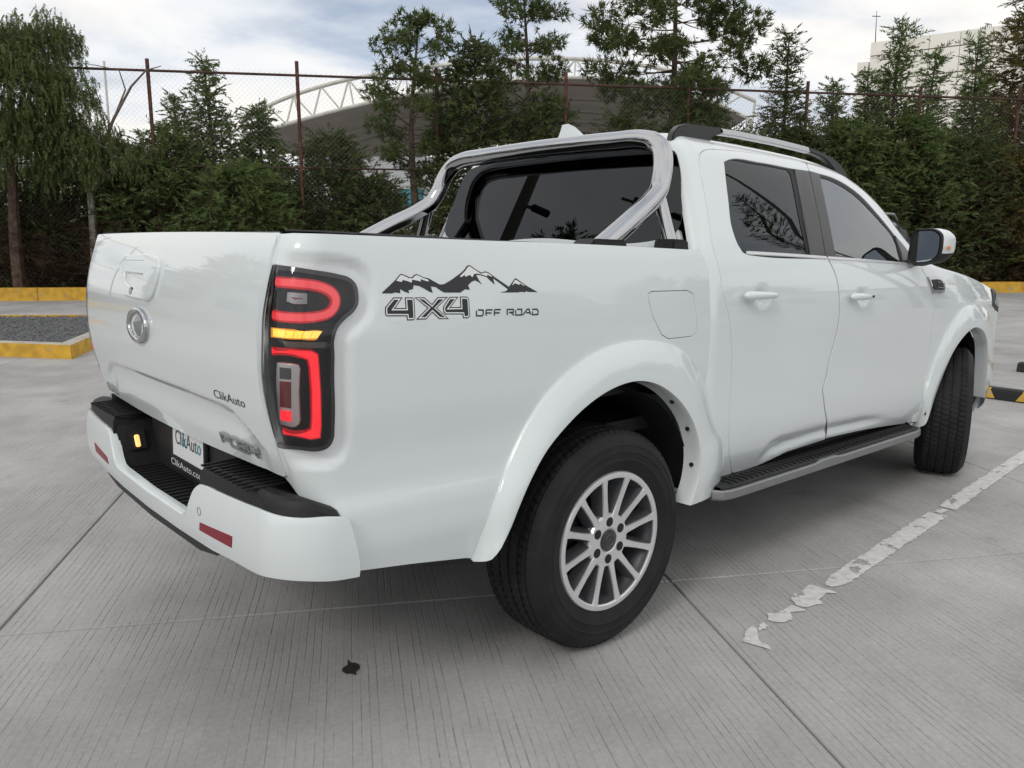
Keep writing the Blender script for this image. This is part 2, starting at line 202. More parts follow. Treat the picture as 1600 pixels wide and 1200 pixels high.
M['lamp_red'] = pmat('lit_red_lens', (.55, .01, .015), .18, coat=1.0, emit=(1.0, .014, .03), estr=.95)
M['lamp_red_dim'] = pmat('pink_red_lens', (.55, .05, .06), .18, coat=1.0, emit=(1.0, .04, .05), estr=.60)
M['lamp_red_edge'] = pmat('red_tube_edge', (.40, .006, .012), .2, emit=(1.0, .01, .02), estr=.22)
M['lamp_amber_edge'] = pmat('amber_tube_edge', (.6, .22, .02), .25, emit=(1.0, .42, .03), estr=.45)
M['bright'] = pmat('bright_trim', (.70, .71, .72), .25, metal=.45)
M['lamp_red_off'] = pmat('red_lens', (.32, .012, .02), .15, coat=1.0)
M['lamp_amber'] = pmat('lit_amber_lens', (.9, .45, .03), .25, coat=1.0, emit=(1.0, .66, .10), estr=1.15, noise=.35, nscale=160)
M['lamp_warm'] = pmat('warm_bulb', (1, .7, .3), .3, emit=(1.0, .50, .15), estr=1.0)
M['lamp_clear'] = pmat('smoked_lens', (.10, .10, .11), .12, coat=1.0)
M['reflector'] = pmat('red_reflector', (.23, .012, .026), .35, spec=.25)
M['orange_lens'] = pmat('orange_lens', (.8, .22, .05), .2, coat=1.0)
M['glass_dark'] = glass_mat('privacy_glass', (.012, .013, .015), 1.52)
M['glass'] = glass_mat('tinted_glass', (.72, .78, .78), 2.8)
M['lens_cover'] = glass_mat('clear_lens', (.90, .89, .89), 1.5)
M['mirror'] = pmat('mirror_glass', (.40, .43, .44), .02, metal=1.0)
M['plate_white'] = pmat('plate_white', (.75, .75, .76), .4)
M['cyan'] = pmat('cyan_print', (.03, .36, .48), .4)
M['seat'] = pmat('seat_fabric', (.03, .03, .032), .75, noise=.2, nscale=50)
M['dash'] = pmat('dash_plastic', (.05, .05, .055), .55, noise=.1)
# ================================================================== object helpers
def tag(o, label=None, cat=None, group=None, kind=None):
    if label: o['label'] = label
    if cat: o['category'] = cat
    if group: o['group'] = group
    if kind: o['kind'] = kind
    return o
def empty(name, loc=(0, 0, 0), rz=0.0):
    o = bpy.data.objects.new(name, None); COL.objects.link(o); o.location = loc; o.rotation_euler = (0, 0, rz); o.empty_display_size = .2
    return o
def link(name, me, mat, parent=None):
    o = bpy.data.objects.new(name, me); COL.objects.link(o)
    if mat and not me.materials: me.materials.append(mat)
    if parent: o.parent = parent
    return o
def mesh_raw(name, V, Fc, normals=None, smooth=True):
    me = bpy.data.meshes.new(name); me.from_pydata([tuple(v) for v in V], [], [tuple(f) for f in Fc])
    if smooth: me.polygons.foreach_set('use_smooth', [True]*len(me.polygons))
    me.update()
    if normals is not None: me.normals_split_custom_set_from_vertices([tuple(n) for n in normals])
    return me
def tri_mesh(name, V, T, smooth=False):
    """V (n,3) array, T (m,3) int array -> mesh quickly"""
    me = bpy.data.meshes.new(name); V = np.asarray(V, np.float32); T = np.asarray(T, np.int32)
    me.vertices.add(len(V)); me.vertices.foreach_set('co', V.ravel())
    me.loops.add(T.size); me.loops.foreach_set('vertex_index', T.ravel())
    me.polygons.add(len(T)); me.polygons.foreach_set('loop_start', np.arange(0, T.size, T.shape[1], dtype=np.int32))
    me.polygons.foreach_set('loop_total', np.full(len(T), T.shape[1], np.int32))
    if smooth: me.polygons.foreach_set('use_smooth', np.ones(len(T), bool))
    me.update(calc_edges=True); return me
class MB:
    def __init__(s): s.V = []; s.F = []
    def add(s, V, Fc):
        o = len(s.V); s.V += [tuple(v) for v in V]; s.F += [tuple(i+o for i in f) for f in Fc]; return s
    def box(s, c, d, rot=None):
        h = Vector(d)*.5; vs = [Vector((x*h.x, y*h.y, z*h.z)) for x in (-1, 1) for y in (-1, 1) for z in (-1, 1)]
        if rot is not None: vs = [rot @ v for v in vs]
        vs = [v+Vector(c) for v in vs]
        return s.add(vs, [(0, 1, 3, 2), (4, 6, 7, 5), (0, 4, 5, 1), (2, 3, 7, 6), (0, 2, 6, 4), (1, 5, 7, 3)])
    def bar(s, a, b, r, n=6, r2=None):
        a = Vector(a); b = Vector(b); d = (b-a).normalized(); x = d.orthogonal().normalized(); y = d.cross(x); r2 = r if r2 is None else r2
        vs = [a+(x*cos(2*pi*k/n)+y*sin(2*pi*k/n))*r for k in range(n)]+[b+(x*cos(2*pi*k/n)+y*sin(2*pi*k/n))*r2 for k in range(n)]
        return s.add(vs, [(k, (k+1) % n, n+(k+1) % n, n+k) for k in range(n)]+[tuple(range(n-1, -1, -1)), tuple(range(n, 2*n))])
    def prism(s, poly, o, ax, ay, az, depth):
        """polygon poly (2d) in plane o+ax*u+ay*v, extruded depth along az"""
        o = Vector(o); ax = Vector(ax); ay = Vector(ay); az = Vector(az); n = len(poly)
        a = [o+ax*p[0]+ay*p[1] for p in poly]; b = [v+az*depth for v in a]
        return s.add(a+b, [tuple(range(n)), tuple(range(2*n-1, n-1, -1))]+[(k, k+n, (k+1) % n+n, (k+1) % n) for k in range(n)])
    def tube(s, pts, r, n=10, cap=True, close=False):
        pts = [Vector(p) for p in pts]; m = len(pts); rr = r if isinstance(r, (list, tuple)) else [r]*m
        T = []
        for i in range(m):
            a = pts[i-1] if i > 0 else (pts[-1] if close else pts[0]); b = pts[i+1] if i < m-1 else (pts[0] if close else pts[-1]); T.append((b-a).normalized())
        x = T[0].orthogonal().normalized(); V = []
        for i in range(m):
            x = (x-T[i]*x.dot(T[i])).normalized(); y = T[i].cross(x)
            V += [pts[i]+(x*cos(2*pi*k/n)+y*sin(2*pi*k/n))*rr[i] for k in range(n)]
        Fc = [(i*n+k, i*n+(k+1) % n, ((i+1) % m)*n+(k+1) % n, ((i+1) % m)*n+k) for i in range(m if close else m-1) for k in range(n)]
        if cap and not close: Fc += [tuple(range(n-1, -1, -1)), tuple(range((m-1)*n, m*n))]
        return s.add(V, Fc)
    def build(s, name, mat, parent=None, smooth=False, bevel=0.0, autosmooth=None):
        me = bpy.data.meshes.new(name); me.from_pydata(s.V, [], s.F)
        bm = bmesh.new(); bm.from_mesh(me); bmesh.ops.recalc_face_normals(bm, faces=bm.faces)
        if bevel: bmesh.ops.bevel(bm, geom=[e for e in bm.edges if e.is_manifold and e.calc_face_angle(0) > .5], offset=bevel, segments=2, affect='EDGES', clamp_overlap=True)
        bm.to_mesh(me); bm.free()
        if smooth: me.polygons.foreach_set('use_smooth', [True]*len(me.polygons)); me.set_sharp_from_angle(angle=autosmooth if autosmooth else .7)
        me.update()
        return link(name, me, mat, parent)
def mirrored(o, name=None, parent=None):
    """left-hand copy of a mesh (across y=0); children are not copied"""
    me = o.data; V = np.empty(len(me.vertices)*3, np.float32); me.vertices.foreach_get('co', V); V = V.reshape(-1, 3); V[:, 1] *= -1
    nr = np.empty(len(me.loops)*3, np.float32); me.corner_normals.foreach_get('vector', nr); nr = nr.reshape(-1, 3); nr[:, 1] *= -1
    Fc = []; order = []
    for p in me.polygons:
        ls = list(p.loop_indices)[::-1]; order += ls; Fc.append(tuple(me.loops[l].vertex_index for l in ls))
    m2 = bpy.data.meshes.new(me.name); m2.from_pydata(V.tolist(), [], Fc); m2.polygons.foreach_set('use_smooth', [True]*len(m2.polygons)); m2.update()
    m2.normals_split_custom_set([tuple(n) for n in nr[order]])
    for mm in me.materials: m2.materials.append(mm)
    return link(name or o.name.split('.')[0], m2, None, parent)
# ================================================================== curves in parameter space
def smooth_path(pts, step=.02, closed=False, corner=40):
    P = [np.array(p, float) for p in pts]; n = len(P); out = []
    def is_corner(i):
        if not closed and (i == 0 or i == n-1): return True
        a = P[i]-P[i-1]; b = P[(i+1) % n]-P[i]; c = a@b/(np.linalg.norm(a)*np.linalg.norm(b)+1e-12)
        return c < cos(radians(corner))
    cs = [is_corner(i) for i in range(n)]
    for i in range(n if closed else n-1):
        a, b = P[i], P[(i+1) % n]; L = np.linalg.norm(b-a)
        if L < 1e-7: continue
        def tangent(j, own):
            if cs[j]: return own
            p0, p1, p2 = P[j-1], P[j], P[(j+1) % n]; la = np.linalg.norm(p1-p0); lb = np.linalg.norm(p2-p1)
            t = ((p1-p0)/la*lb+(p2-p1)/lb*la)/(la+lb); return t
        own = (b-a)/L; m0 = tangent(i, own)*L; m1 = tangent((i+1) % n, own)*L
        k = max(1, int(np.ceil(L/step)))
        for s in range(k):
            t = s/k; out.append(a*(1+2*t)*(1-t)**2+m0*t*(1-t)**2+b*t*t*(3-2*t)+m1*t*t*(t-1))
    if not closed: out.append(P[-1])
    return np.array(out)
def area2(p): return 0.5*np.sum(p[:, 0]*np.roll(p[:, 1], -1)-np.roll(p[:, 0], -1)*p[:, 1])
def inset(p, d):
    """shrink polygon by d (mitred, clamped)"""
    p = np.asarray(p, float)
    if area2(p) < 0: p = p[::-1]
    a = p-np.roll(p, 1, 0); b = np.roll(p, -1, 0)-p
    a /= np.linalg.norm(a, axis=1)[:, None]+1e-12; b /= np.linalg.norm(b, axis=1)[:, None]+1e-12
    na = np.stack([-a[:, 1], a[:, 0]], 1); nb = np.stack([-b[:, 1], b[:, 0]], 1); m = na+nb
    k = np.clip(np.sum(m*m, 1)/2, .25, None)
    return p+m*(d/k)[:, None]
def resample(p, n):
    p = np.asarray(p, float); s = np.concatenate([[0], np.cumsum(np.linalg.norm(np.diff(p, axis=0), axis=1))]); t = np.linspace(0, s[-1], n)
    return np.stack([np.interp(t, s, p[:, i]) for i in range(p.shape[1])], 1)
def inside(pts, poly):
    x, y = pts[:, 0], pts[:, 1]; r = np.zeros(len(pts), bool); n = len(poly)
    for i in range(n):
        x1, y1 = poly[i]; x2, y2 = poly[(i+1) % n]
        c = (y1 > y) != (y2 > y)
        with np.errstate(divide='ignore', invalid='ignore'): r ^= c & (x < (x2-x1)*(y-y1)/(y2-y1+1e-30)+x1)
    return r
def dist_poly(pts, poly):
    d = np.full(len(pts), 1e9); n = len(poly)
    for i in range(n):
        a = poly[i]; b = poly[(i+1) % n]; ab = b-a; L = ab@ab+1e-18
        t = np.clip(((pts-a)@ab)/L, 0, 1); q = a+t[:, None]*ab; d = np.minimum(d, np.linalg.norm(pts-q, axis=1))
    return d
def surf_eval(F, uv, disp=None, sgn=1.0, e=8e-4):
    def P0(q): return np.array([F(a, b) for a, b in q])
    def frame(q):
        p = P0(q); du = (P0(q+[e, 0])-P0(q-[e, 0])); dv = (P0(q+[0, e])-P0(q-[0, e]))
        n = np.cross(du, dv)*sgn; n /= np.linalg.norm(n, axis=1)[:, None]+1e-15
        return p, n, du/(2*e), dv/(2*e)
    p, n, du, dv = frame(uv)
    if disp is None: return p, n, du, dv
    def Q(q):
        a, b, _, _ = frame(q); return a+b*disp(q)[:, None]
    p2 = Q(uv); h = .004; du2 = Q(uv+[h, 0])-Q(uv-[h, 0]); dv2 = Q(uv+[0, h])-Q(uv-[0, h])
    n2 = np.cross(du2, dv2)*sgn; n2 /= np.linalg.norm(n2, axis=1)[:, None]+1e-15
    return p2, n2, du2/(2*h), dv2/(2*h)
def panel(name, outline, F, mat, parent, holes=(), h=.03, off=0.0, edge=.012, rim=.0025, disp=None, sgn=1.0, noflange=None, mirror=False):
    o = np.asarray(outline, float)
    if area2(o) < 0: o = o[::-1]
    loops = [o]+[np.asarray(q, float) if area2(np.asarray(q, float)) < 0 else np.asarray(q, float)[::-1] for q in holes]
    B = np.concatenate(loops); edges = []; k = 0
    for L in loops:
        n = len(L); edges += [(k+i, k+(i+1) % n) for i in range(n)]; k += n
    lo = o.min(0); hi = o.max(0); gx = np.arange(lo[0], hi[0]+h, h); gy = np.arange(lo[1], hi[1]+h*.87, h*.87)
    G = np.array([(x+(h/2 if j % 2 else 0), y) for j, y in enumerate(gy) for x in gx])
    if len(G):
        G = G[inside(G, o)]
        for q in loops[1:]: G = G[~inside(G, q)] if len(G) else G
        if len(G):
            dmin = np.full(len(G), 1e9)
            for q in loops: dmin = np.minimum(dmin, dist_poly(G, q))
            G = G[dmin > h*.55]
    A = np.concatenate([B, G]) if len(G) else B
    vs, es, fs, ov, oe, of = delaunay_2d_cdt([Vector((float(x), float(y))) for x, y in A], edges, [], 0, 1e-7)
    uv = np.array([(v.x, v.y) for v in vs]); T = np.array([f for f in fs if len(f) == 3])
    c = uv[T].mean(1); keep = inside(c, o)
    for q in loops[1:]: keep &= ~inside(c, q)
    T = T[keep]
    t = uv[T]; ar = (t[:, 1, 0]-t[:, 0, 0])*(t[:, 2, 1]-t[:, 0, 1])-(t[:, 1, 1]-t[:, 0, 1])*(t[:, 2, 0]-t[:, 0, 0])
    T[ar < 0] = T[ar < 0][:, ::-1]
    used = np.unique(T); rem = -np.ones(len(uv), int); rem[used] = np.arange(len(used)); uv = uv[used]; T = rem[T]
    P, N, DU, DV = surf_eval(F, uv, disp, sgn)
    P = P+N*off
    V = [P]; NN = [N]; Fc = [tuple(f) for f in (T if sgn > 0 else T[:, ::-1])]
    if edge > 0:
        base = len(P); cnt = {}
        for f in T:
            for i in range(3):
                a, b = int(f[i]), int(f[(i+1) % 3]); cnt[(a, b)] = 1
        bd = [(a, b) for (a, b) in cnt if (b, a) not in cnt]
        if noflange is not None: bd = [(a, b) for a, b in bd if not (noflange(uv[a]) and noflange(uv[b]))]
        if bd:
            outd = {}
            for a, b in bd:
                d = uv[b]-uv[a]; d = d/(np.linalg.norm(d)+1e-12); o2 = np.array([d[1], -d[0]])
                for i in (a, b): outd[i] = outd.get(i, np.zeros(2))+o2
            ids = list(outd); idx = {v: i for i, v in enumerate(ids)}
            O = np.array([DU[i]*outd[i][0]+DV[i]*outd[i][1] for i in ids]); Ni = N[ids]
            O -= Ni*np.sum(O*Ni, 1)[:, None]; O /= np.linalg.norm(O, axis=1)[:, None]+1e-12
            L1 = P[ids]+O*rim*.8-Ni*rim; L2 = L1-Ni*edge
            n1 = O+Ni*.25; n1 /= np.linalg.norm(n1, axis=1)[:, None]
            V += [L1, L2]; NN += [n1, O]; m = len(ids)
            for a, b in bd:
                i, j = idx[a], idx[b]
                q1 = (b, a, base+i, base+j); q2 = (base+j, base+i, base+m+i, base+m+j)
                if sgn < 0: q1, q2 = q1[::-1], q2[::-1]
                Fc += [q1, q2]
    V = np.concatenate(V); NN = np.concatenate(NN)
    if mirror:
        V = V*[1, -1, 1]; NN = NN*[1, -1, 1]; Fc = [f[::-1] for f in Fc]
    return link(name, mesh_raw(name, V, Fc, NN), mat, parent)
def ribbon(path, w, closed=False):
    """polygon outline of a stroke of half width w along a 2-d path"""
    p = np.asarray(path, float); d = np.gradient(p, axis=0); d /= np.linalg.norm(d, axis=1)[:, None]+1e-12
    n = np.stack([-d[:, 1], d[:, 0]], 1); ww = w if np.ndim(w) == 0 else np.asarray(w)[:, None]
    return np.concatenate([p+n*ww, (p-n*ww)[::-1]])
def stroke_polys(lines, w):
    """each poly-line as mitred stroke polygon"""
    out = []
    for L in lines:
        p = np.array(L, float); n = len(p); left = []; right = []
        for i in range(n):
            a = p[i]-p[i-1] if i > 0 else p[1]-p[0]; b = p[i+1]-p[i] if i < n-1 else a
            a = a/np.linalg.norm(a); b = b/np.linalg.norm(b); na = np.array([-a[1], a[0]]); nb = np.array([-b[1], b[0]]); m = na+nb
            k = max(m@m/2, .5); left.append(p[i]+m*w/k); right.append(p[i]-m*w/k)
        out.append(np.array(left+right[::-1]))
    return out
def decal(name, polys, F, mat, parent, off, sgn=1.0, thick=0.0, mirror=False):
    """flat print: polygons laid on the surface F at height off"""
    V = []; N = []; Fc = []
    for p in polys:
        p = np.asarray(p, float)
        if area2(p) < 0: p = p[::-1]
        n = len(p); vs, es, fs, *_ = delaunay_2d_cdt([Vector((float(a), float(b))) for a, b in p], [(i, (i+1) % n) for i in range(n)], [], 0, 1e-8)
        uv = np.array([(v.x, v.y) for v in vs]); T = np.array([f for f in fs if len(f) == 3]); T = T[inside(uv[T].mean(1), p)]
        P, Nn, _, _ = surf_eval(F, uv, None, sgn); o = len(V)
        t = uv[T]; ar = (t[:, 1, 0]-t[:, 0, 0])*(t[:, 2, 1]-t[:, 0, 1])-(t[:, 1, 1]-t[:, 0, 1])*(t[:, 2, 0]-t[:, 0, 0]); T[ar < 0] = T[ar < 0][:, ::-1]
        if sgn < 0: T = T[:, ::-1]
        V += list(P+Nn*off); N += list(Nn); Fc += [tuple(int(i)+o for i in f) for f in T]
        if thick:
            o2 = len(V); V += list(P+Nn*off)+list(P+Nn*(off-thick)); m = len(P)
            cnt = {(int(f[i]), int(f[(i+1) % 3])) for f in T for i in range(3)}
            ctr = P.mean(0)
            for i in range(2*m): N.append(Nn[i % m])
            for a, b in cnt:
                if (b, a) not in cnt: Fc.append((o2+b, o2+a, o2+m+a, o2+m+b))
    me = mesh_raw(name, V, Fc, None, smooth=False)
    return link(name, me, mat, parent)
def text2d(s, size=1.0, spacing=1.0):
    cu = bpy.data.curves.new('txt', 'FONT'); cu.body = s; cu.size = size; cu.space_character = spacing; cu.resolution_u = 3
    ob = bpy.data.objects.new('txt', cu); COL.objects.link(ob); dg = bpy.context.evaluated_depsgraph_get(); me = bpy.data.meshes.new_from_object(ob.evaluated_get(dg))
    V = np.array([v.co[:2] for v in me.vertices]); Fc = [tuple(p.vertices) for p in me.polygons]
    bpy.data.objects.remove(ob); bpy.data.curves.remove(cu); bpy.data.meshes.remove(me)
    return V, Fc
def text_on(name, s, F, o, du, dv, mat, parent, off, sgn=1.0, thick=0.0, spacing=1.0, sel=None, bold=0.0):
    """text whose baseline starts at o=(u,v) and spans du (full width) along the surface; dv = cap height vector"""
    V, Fc = text2d(s, 1.0, spacing); x0, x1 = V[:, 0].min(), V[:, 0].max(); cap = .73
    uv = np.array([np.array(o)+np.array(du)*(x-x0)/(x1-x0)+np.array(dv)*(y/cap) for x, y in V])
    if sel is not None:
        xs = (V[:, 0]-x0)/(x1-x0); Fc = [f for f in Fc if sel(np.mean([xs[i] for i in f]), np.mean([V[i, 1] for i in f])/cap)]
    P, N, _, _ = surf_eval(F, uv, None, sgn); A = P+N*off; B = P+N*(off-max(thick, 1e-4))
    n = len(A); cnt = {}
    for f in Fc:
        for i in range(len(f)): cnt[(f[i], f[(i+1) % len(f)])] = 1
    side = [(b, a, a+n, b+n) for (a, b) in cnt if (b, a) not in cnt] if thick else []
    me = mesh_raw(name, list(A)+list(B), list(Fc)+side, None, smooth=False)
    bm = bmesh.new(); bm.from_mesh(me); bmesh.ops.delete(bm, geom=[v for v in bm.verts if not v.link_faces], context='VERTS'); bmesh.ops.recalc_face_normals(bm, faces=bm.faces); bm.to_mesh(me); bm.free()
    return link(name, me, mat, parent)
def lathe(prof, n, axis='y', mod=None):
    """profile [(r, a)] turned about the y axis -> V,F"""
    V = []; m = len(prof)
    for k in range(n):
        t = 2*pi*k/n
        for j, (r, a) in enumerate(prof):
            rr = r+(mod(k, j) if mod else 0.0); V.append((rr*cos(t), a, rr*sin(t)))
    Fc = [(k*m+j, k*m+j+1, ((k+1) % n)*m+j+1, ((k+1) % n)*m+j) for k in range(n) for j in range(m-1)]
    return V, Fc
# ================================================================== ground
TH = 1.047; GD = np.array([cos(TH), sin(TH)]); GN = np.array([-sin(TH), cos(TH)])
def concrete_mat(name, grooves=True):
    m = bpy.data.materials.new(name); m.use_nodes = True; t = m.node_tree; b = t.nodes['Principled BSDF']; L = t.links.new
    def N(k, **a):
        n = t.nodes.new(k)
        for x, y in a.items(): setattr(n, x, y)
        return n
    def math(op, a, c=None, d=None):
        n = N('ShaderNodeMath', operation=op)
        for i, v in enumerate((a, c, d)):
            if v is None: continue
            if isinstance(v, (int, float)): n.inputs[i].default_value = v
            else: L(v, n.inputs[i])
        return n.outputs[0]
    def noise(vec, sc, det=5, rough=.55):
        n = N('ShaderNodeTexNoise'); n.inputs['Scale'].default_value = sc; n.inputs['Detail'].default_value = det; n.inputs['Roughness'].default_value = rough
        if vec is not None: L(vec, n.inputs['Vector'])
        return n.outputs['Fac']
    def rng(v, a, c, lo=0.0, hi=1.0, smooth=True):
        n = N('ShaderNodeMapRange', interpolation_type='SMOOTHSTEP' if smooth else 'LINEAR'); L(v, n.inputs['Value'])
        n.inputs['From Min'].default_value = a; n.inputs['From Max'].default_value = c; n.inputs['To Min'].default_value = lo; n.inputs['To Max'].default_value = hi; return n.outputs[0]
    geo = N('ShaderNodeNewGeometry'); pos = geo.outputs['Position']
    rot = N('ShaderNodeVectorRotate', rotation_type='Z_AXIS'); L(pos, rot.inputs['Vector']); rot.inputs['Angle'].default_value = -TH
    sx = N('ShaderNodeSeparateXYZ'); L(rot.outputs[0], sx.inputs[0])
    big = noise(pos, .35, 4); mid = noise(pos, 2.3, 7, .62); fine = noise(pos, 55, 5, .7)
    stretch = N('ShaderNodeMapping'); L(rot.outputs[0], stretch.inputs['Vector']); stretch.inputs['Scale'].default_value = (1.2, 26, 1); streak = noise(stretch.outputs[0], 1.0, 4)
    ramp = N('ShaderNodeValToRGB'); L(mid, ramp.inputs[0]); e = ramp.color_ramp.elements
    e[0].position = .30; e[0].color = (.360, .352, .341, 1); e[1].position = .72; e[1].color = (.470, .462, .450, 1)
    def mul(col, fac):
        n = N('ShaderNodeMix', data_type='RGBA', blend_type='MULTIPLY'); n.inputs['Factor'].default_value = 1; L(col, n.inputs['A']); L(fac, n.inputs['B']); return n.outputs['Result']
    col = mul(ramp.outputs[0], rng(big, .35, .7, .90, 1.06)); col = mul(col, rng(fine, .3, .75, .90, 1.07)); col = mul(col, rng(streak, .35, .65, .98, 1.01))
    stain = rng(noise(pos, 1.3, 7, .7), .60, .70, 1.0, .80); smud = rng(noise(pos, 3.1, 5, .75), .66, .74, 1.0, .72); stain = math('MULTIPLY', stain, smud); patch = rng(noise(pos, .8, 3, .4), .40, .62, .90, 1.05); stain = math('MULTIPLY', stain, patch); damp = rng(noise(pos, 6.5, 6, .8), .70, .78, 1.0, .70); stain = math('MULTIPLY', stain, damp); col = mul(col, stain)
    h = math('MULTIPLY', fine, .0012)
    if grooves:
        wob = math('MULTIPLY', noise(pos, 1.1, 2), .030); g = math('ADD', sx.outputs[1], wob); g = math('DIVIDE', g, .0262)
        row = math('FLOOR', g); fr = math('SUBTRACT', g, row); dist = math('ABSOLUTE', math('SUBTRACT', fr, .5))
        line = rng(dist, .02, .10, 1.0, 0.0)
        cv = N('ShaderNodeCombineXYZ'); L(math('MULTIPLY', sx.outputs[0], 1.8), cv.inputs[0]); L(math('MULTIPLY', row, 7.31), cv.inputs[1]); brk = rng(noise(cv.outputs[0], 1.0, 3), .34, .62)
        area = rng(noise(pos, .55, 3), .32, .58, .25, 1.0)
        cv2 = N('ShaderNodeCombineXYZ'); L(math('MULTIPLY', sx.outputs[0], 22), cv2.inputs[0]); L(math('MULTIPLY', row, 3.7), cv2.inputs[1]); dash = rng(noise(cv2.outputs[0], 1.0, 2), .36, .62, .42, 1.0)
        depth = math('MULTIPLY', math('MULTIPLY', math('MULTIPLY', line, brk), area), dash)
        col = mul(col, rng(depth, 0, 1, 1.0, .70, False)); h = math('SUBTRACT', h, math('MULTIPLY', depth, .0034))
    L(col, b.inputs['Base Color']); b.inputs['Roughness'].default_value = .82; b.inputs['Specular IOR Level'].default_value = .35
    bp = N('ShaderNodeBump'); bp.inputs['Strength'].default_value = .8; bp.inputs['Distance'].default_value = 1.0; L(h, bp.inputs['Height']); L(bp.outputs[0], b.inputs['Normal'])
    return m
M['concrete'] = concrete_mat('tined_concrete'); M['road'] = concrete_mat('plain_concrete', False)
mb = MB(); mb.add([(-900, -900, -.012), (900, -900, -.012), (900, 900, -.012), (-900, 900, -.012)], [(0, 1, 2, 3)])
lot = tag(mb.build('parking_lot', M['road']), kind='structure')
# cast slabs with open joints
SW, SL = 2.578, 4.45; J = .0045
def slab_mesh():
    w, l, r, d = SW/2-J, SL/2-J, .004, .0115; V = []; Fc = []
    for z, k in ((0, r), (-r, 0), (-d, 0)): V += [(-l+k, -w+k, z), (l-k, -w+k, z), (l-k, w-k, z), (-l+k, w-k, z)]
    Fc = [(0, 1, 2, 3)]+[(4*i+(j+1) % 4, 4*i+j, 4*i+4+j, 4*i+4+(j+1) % 4) for i in range(2) for j in range(4)]
    me = bpy.data.meshes.new('concrete_slab'); me.from_pydata(V, [], Fc); me.update(); me.materials.append(M['concrete']); return me
SME = slab_mesh(); K0 = np.array([1.98, 18.14]); KE = np.array([.8493, -.5279]); KN = np.array([.5279, .8493])
for i in range(-12, 9):
    for j in range(-4, 7):
        a = -.893+SW*(i+.5); bq = -.332+SL*(j+.5); c = GD*bq+GN*a; ok = True
        v = c-np.array(CAM[:2]); dep = v[0]*.657+v[1]*.754; lat = v[0]*.754-v[1]*.657
        if dep < -4 or abs(lat) > 4.5+.75*max(dep, 0): continue
        if (c-K0)@KN > 1.6: continue
        o = bpy.data.objects.new('concrete_slab', SME); COL.objects.link(o); o.location = (c[0], c[1], 0); o.rotation_euler = (0, 0, TH); o.parent = lot
# worn white parking line
def paint_mat():
    m = pmat('worn_road_paint', (.70, .70, .68), .6); t = m.node_tree; b = t.nodes['Principled BSDF']; geo = t.nodes.new('ShaderNodeNewGeometry')
    n = t.nodes.new('ShaderNodeTexNoise'); n.inputs['Scale'].default_value = 9; n.inputs['Detail'].default_value = 8; n.inputs['Roughness'].default_value = .65; t.links.new(geo.outputs['Position'], n.inputs['Vector'])
    r = t.nodes.new('ShaderNodeMapRange'); t.links.new(n.outputs['Fac'], r.inputs['Value']); r.inputs['From Min'].default_value = .36; r.inputs['From Max'].default_value = .42; t.links.new(r.outputs[0], b.inputs['Alpha'])
    n2 = t.nodes.new('ShaderNodeTexNoise'); n2.inputs['Scale'].default_value = 30; n2.inputs['Detail'].default_value = 6; t.links.new(geo.outputs['Position'], n2.inputs['Vector'])
    cr_ = t.nodes.new('ShaderNodeValToRGB'); cr_.color_ramp.elements[0].color = (.54, .535, .51, 1); cr_.color_ramp.elements[1].color = (.72, .71, .68, 1); cr_.color_ramp.elements[0].position = .3; cr_.color_ramp.elements[1].position = .62
    t.links.new(n2.outputs['Fac'], cr_.inputs[0]); t.links.new(cr_.outputs[0], b.inputs['Base Color']); return m
M['line'] = paint_mat()
random.seed(5)
def ragged(x0, x1, y0a, y0b, wid, rag, step=.035):
    n = max(4, int((x1-x0)/step)); a = []; b = []
    for i in range(n+1):
        t = i/n; x = x0+(x1-x0)*t; yc = y0a+(y0b-y0a)*t; e = min(1, t*9+.3) if x0 < 2 else 1
        a.append((x+random.uniform(-.01, .01), yc+wid*.5*e+random.uniform(-rag, rag))); b.append((x+random.uniform(-.01, .01), yc-wid*.5*e+random.uniform(-rag, rag)))
    return a+b[::-1]
def roughen(poly, amp=.006, rounds=3):
    p = [np.array(q, float) for q in poly]
    for r in range(rounds):
        out = []
        for i in range(len(p)):
            a, b = p[i], p[(i+1) % len(p)]; L = np.linalg.norm(b-a); out.append(a)
            if L > .012: d = (b-a)/L; out.append((a+b)/2+np.array([-d[1], d[0]])*random.uniform(-1, 1)*min(amp, L*.28))
        p = out; amp *= .6
    return [tuple(q) for q in p]
def lay_line(poly, z=.004):
    poly = roughen(poly)
    P_ = np.array(poly); vs, es, fs, *_ = delaunay_2d_cdt([Vector(q) for q in poly], [(i, (i+1) % len(poly)) for i in range(len(poly))], [], 0, 1e-7); uv = np.array([(v.x, v.y) for v in vs]); T = np.array([f for f in fs if len(f) == 3]); T = T[inside(uv[T].mean(1), P_)]
    mb = MB(); mb.add([(x, y, z) for x, y in uv], [tuple(int(i) for i in f) for f in T]); o = mb.build('parking_line', M['line'], lot); return o
line0 = lay_line(ragged(1.05, 2.33, -1.195, -1.118, .092, .004))
lay_line(ragged(2.47, 6.2, -1.106, -.86, .090, .003))
lay_line(ragged(2.36, 2.44, -1.114, -1.108, .05, .018)); lay_line(ragged(.80, 1.02, -1.205, -1.185, .085, .022)); lay_line(ragged(.60, .78, -1.215, -1.205, .06, .022)); lay_line(ragged(.50, .56, -1.215, -1.215, .03, .01))
lay_line([(.375, -1.225), (.40, -1.335), (.425, -1.30), (.43, -1.265), (.50, -1.21), (.52, -1.185), (.45, -1.195)])
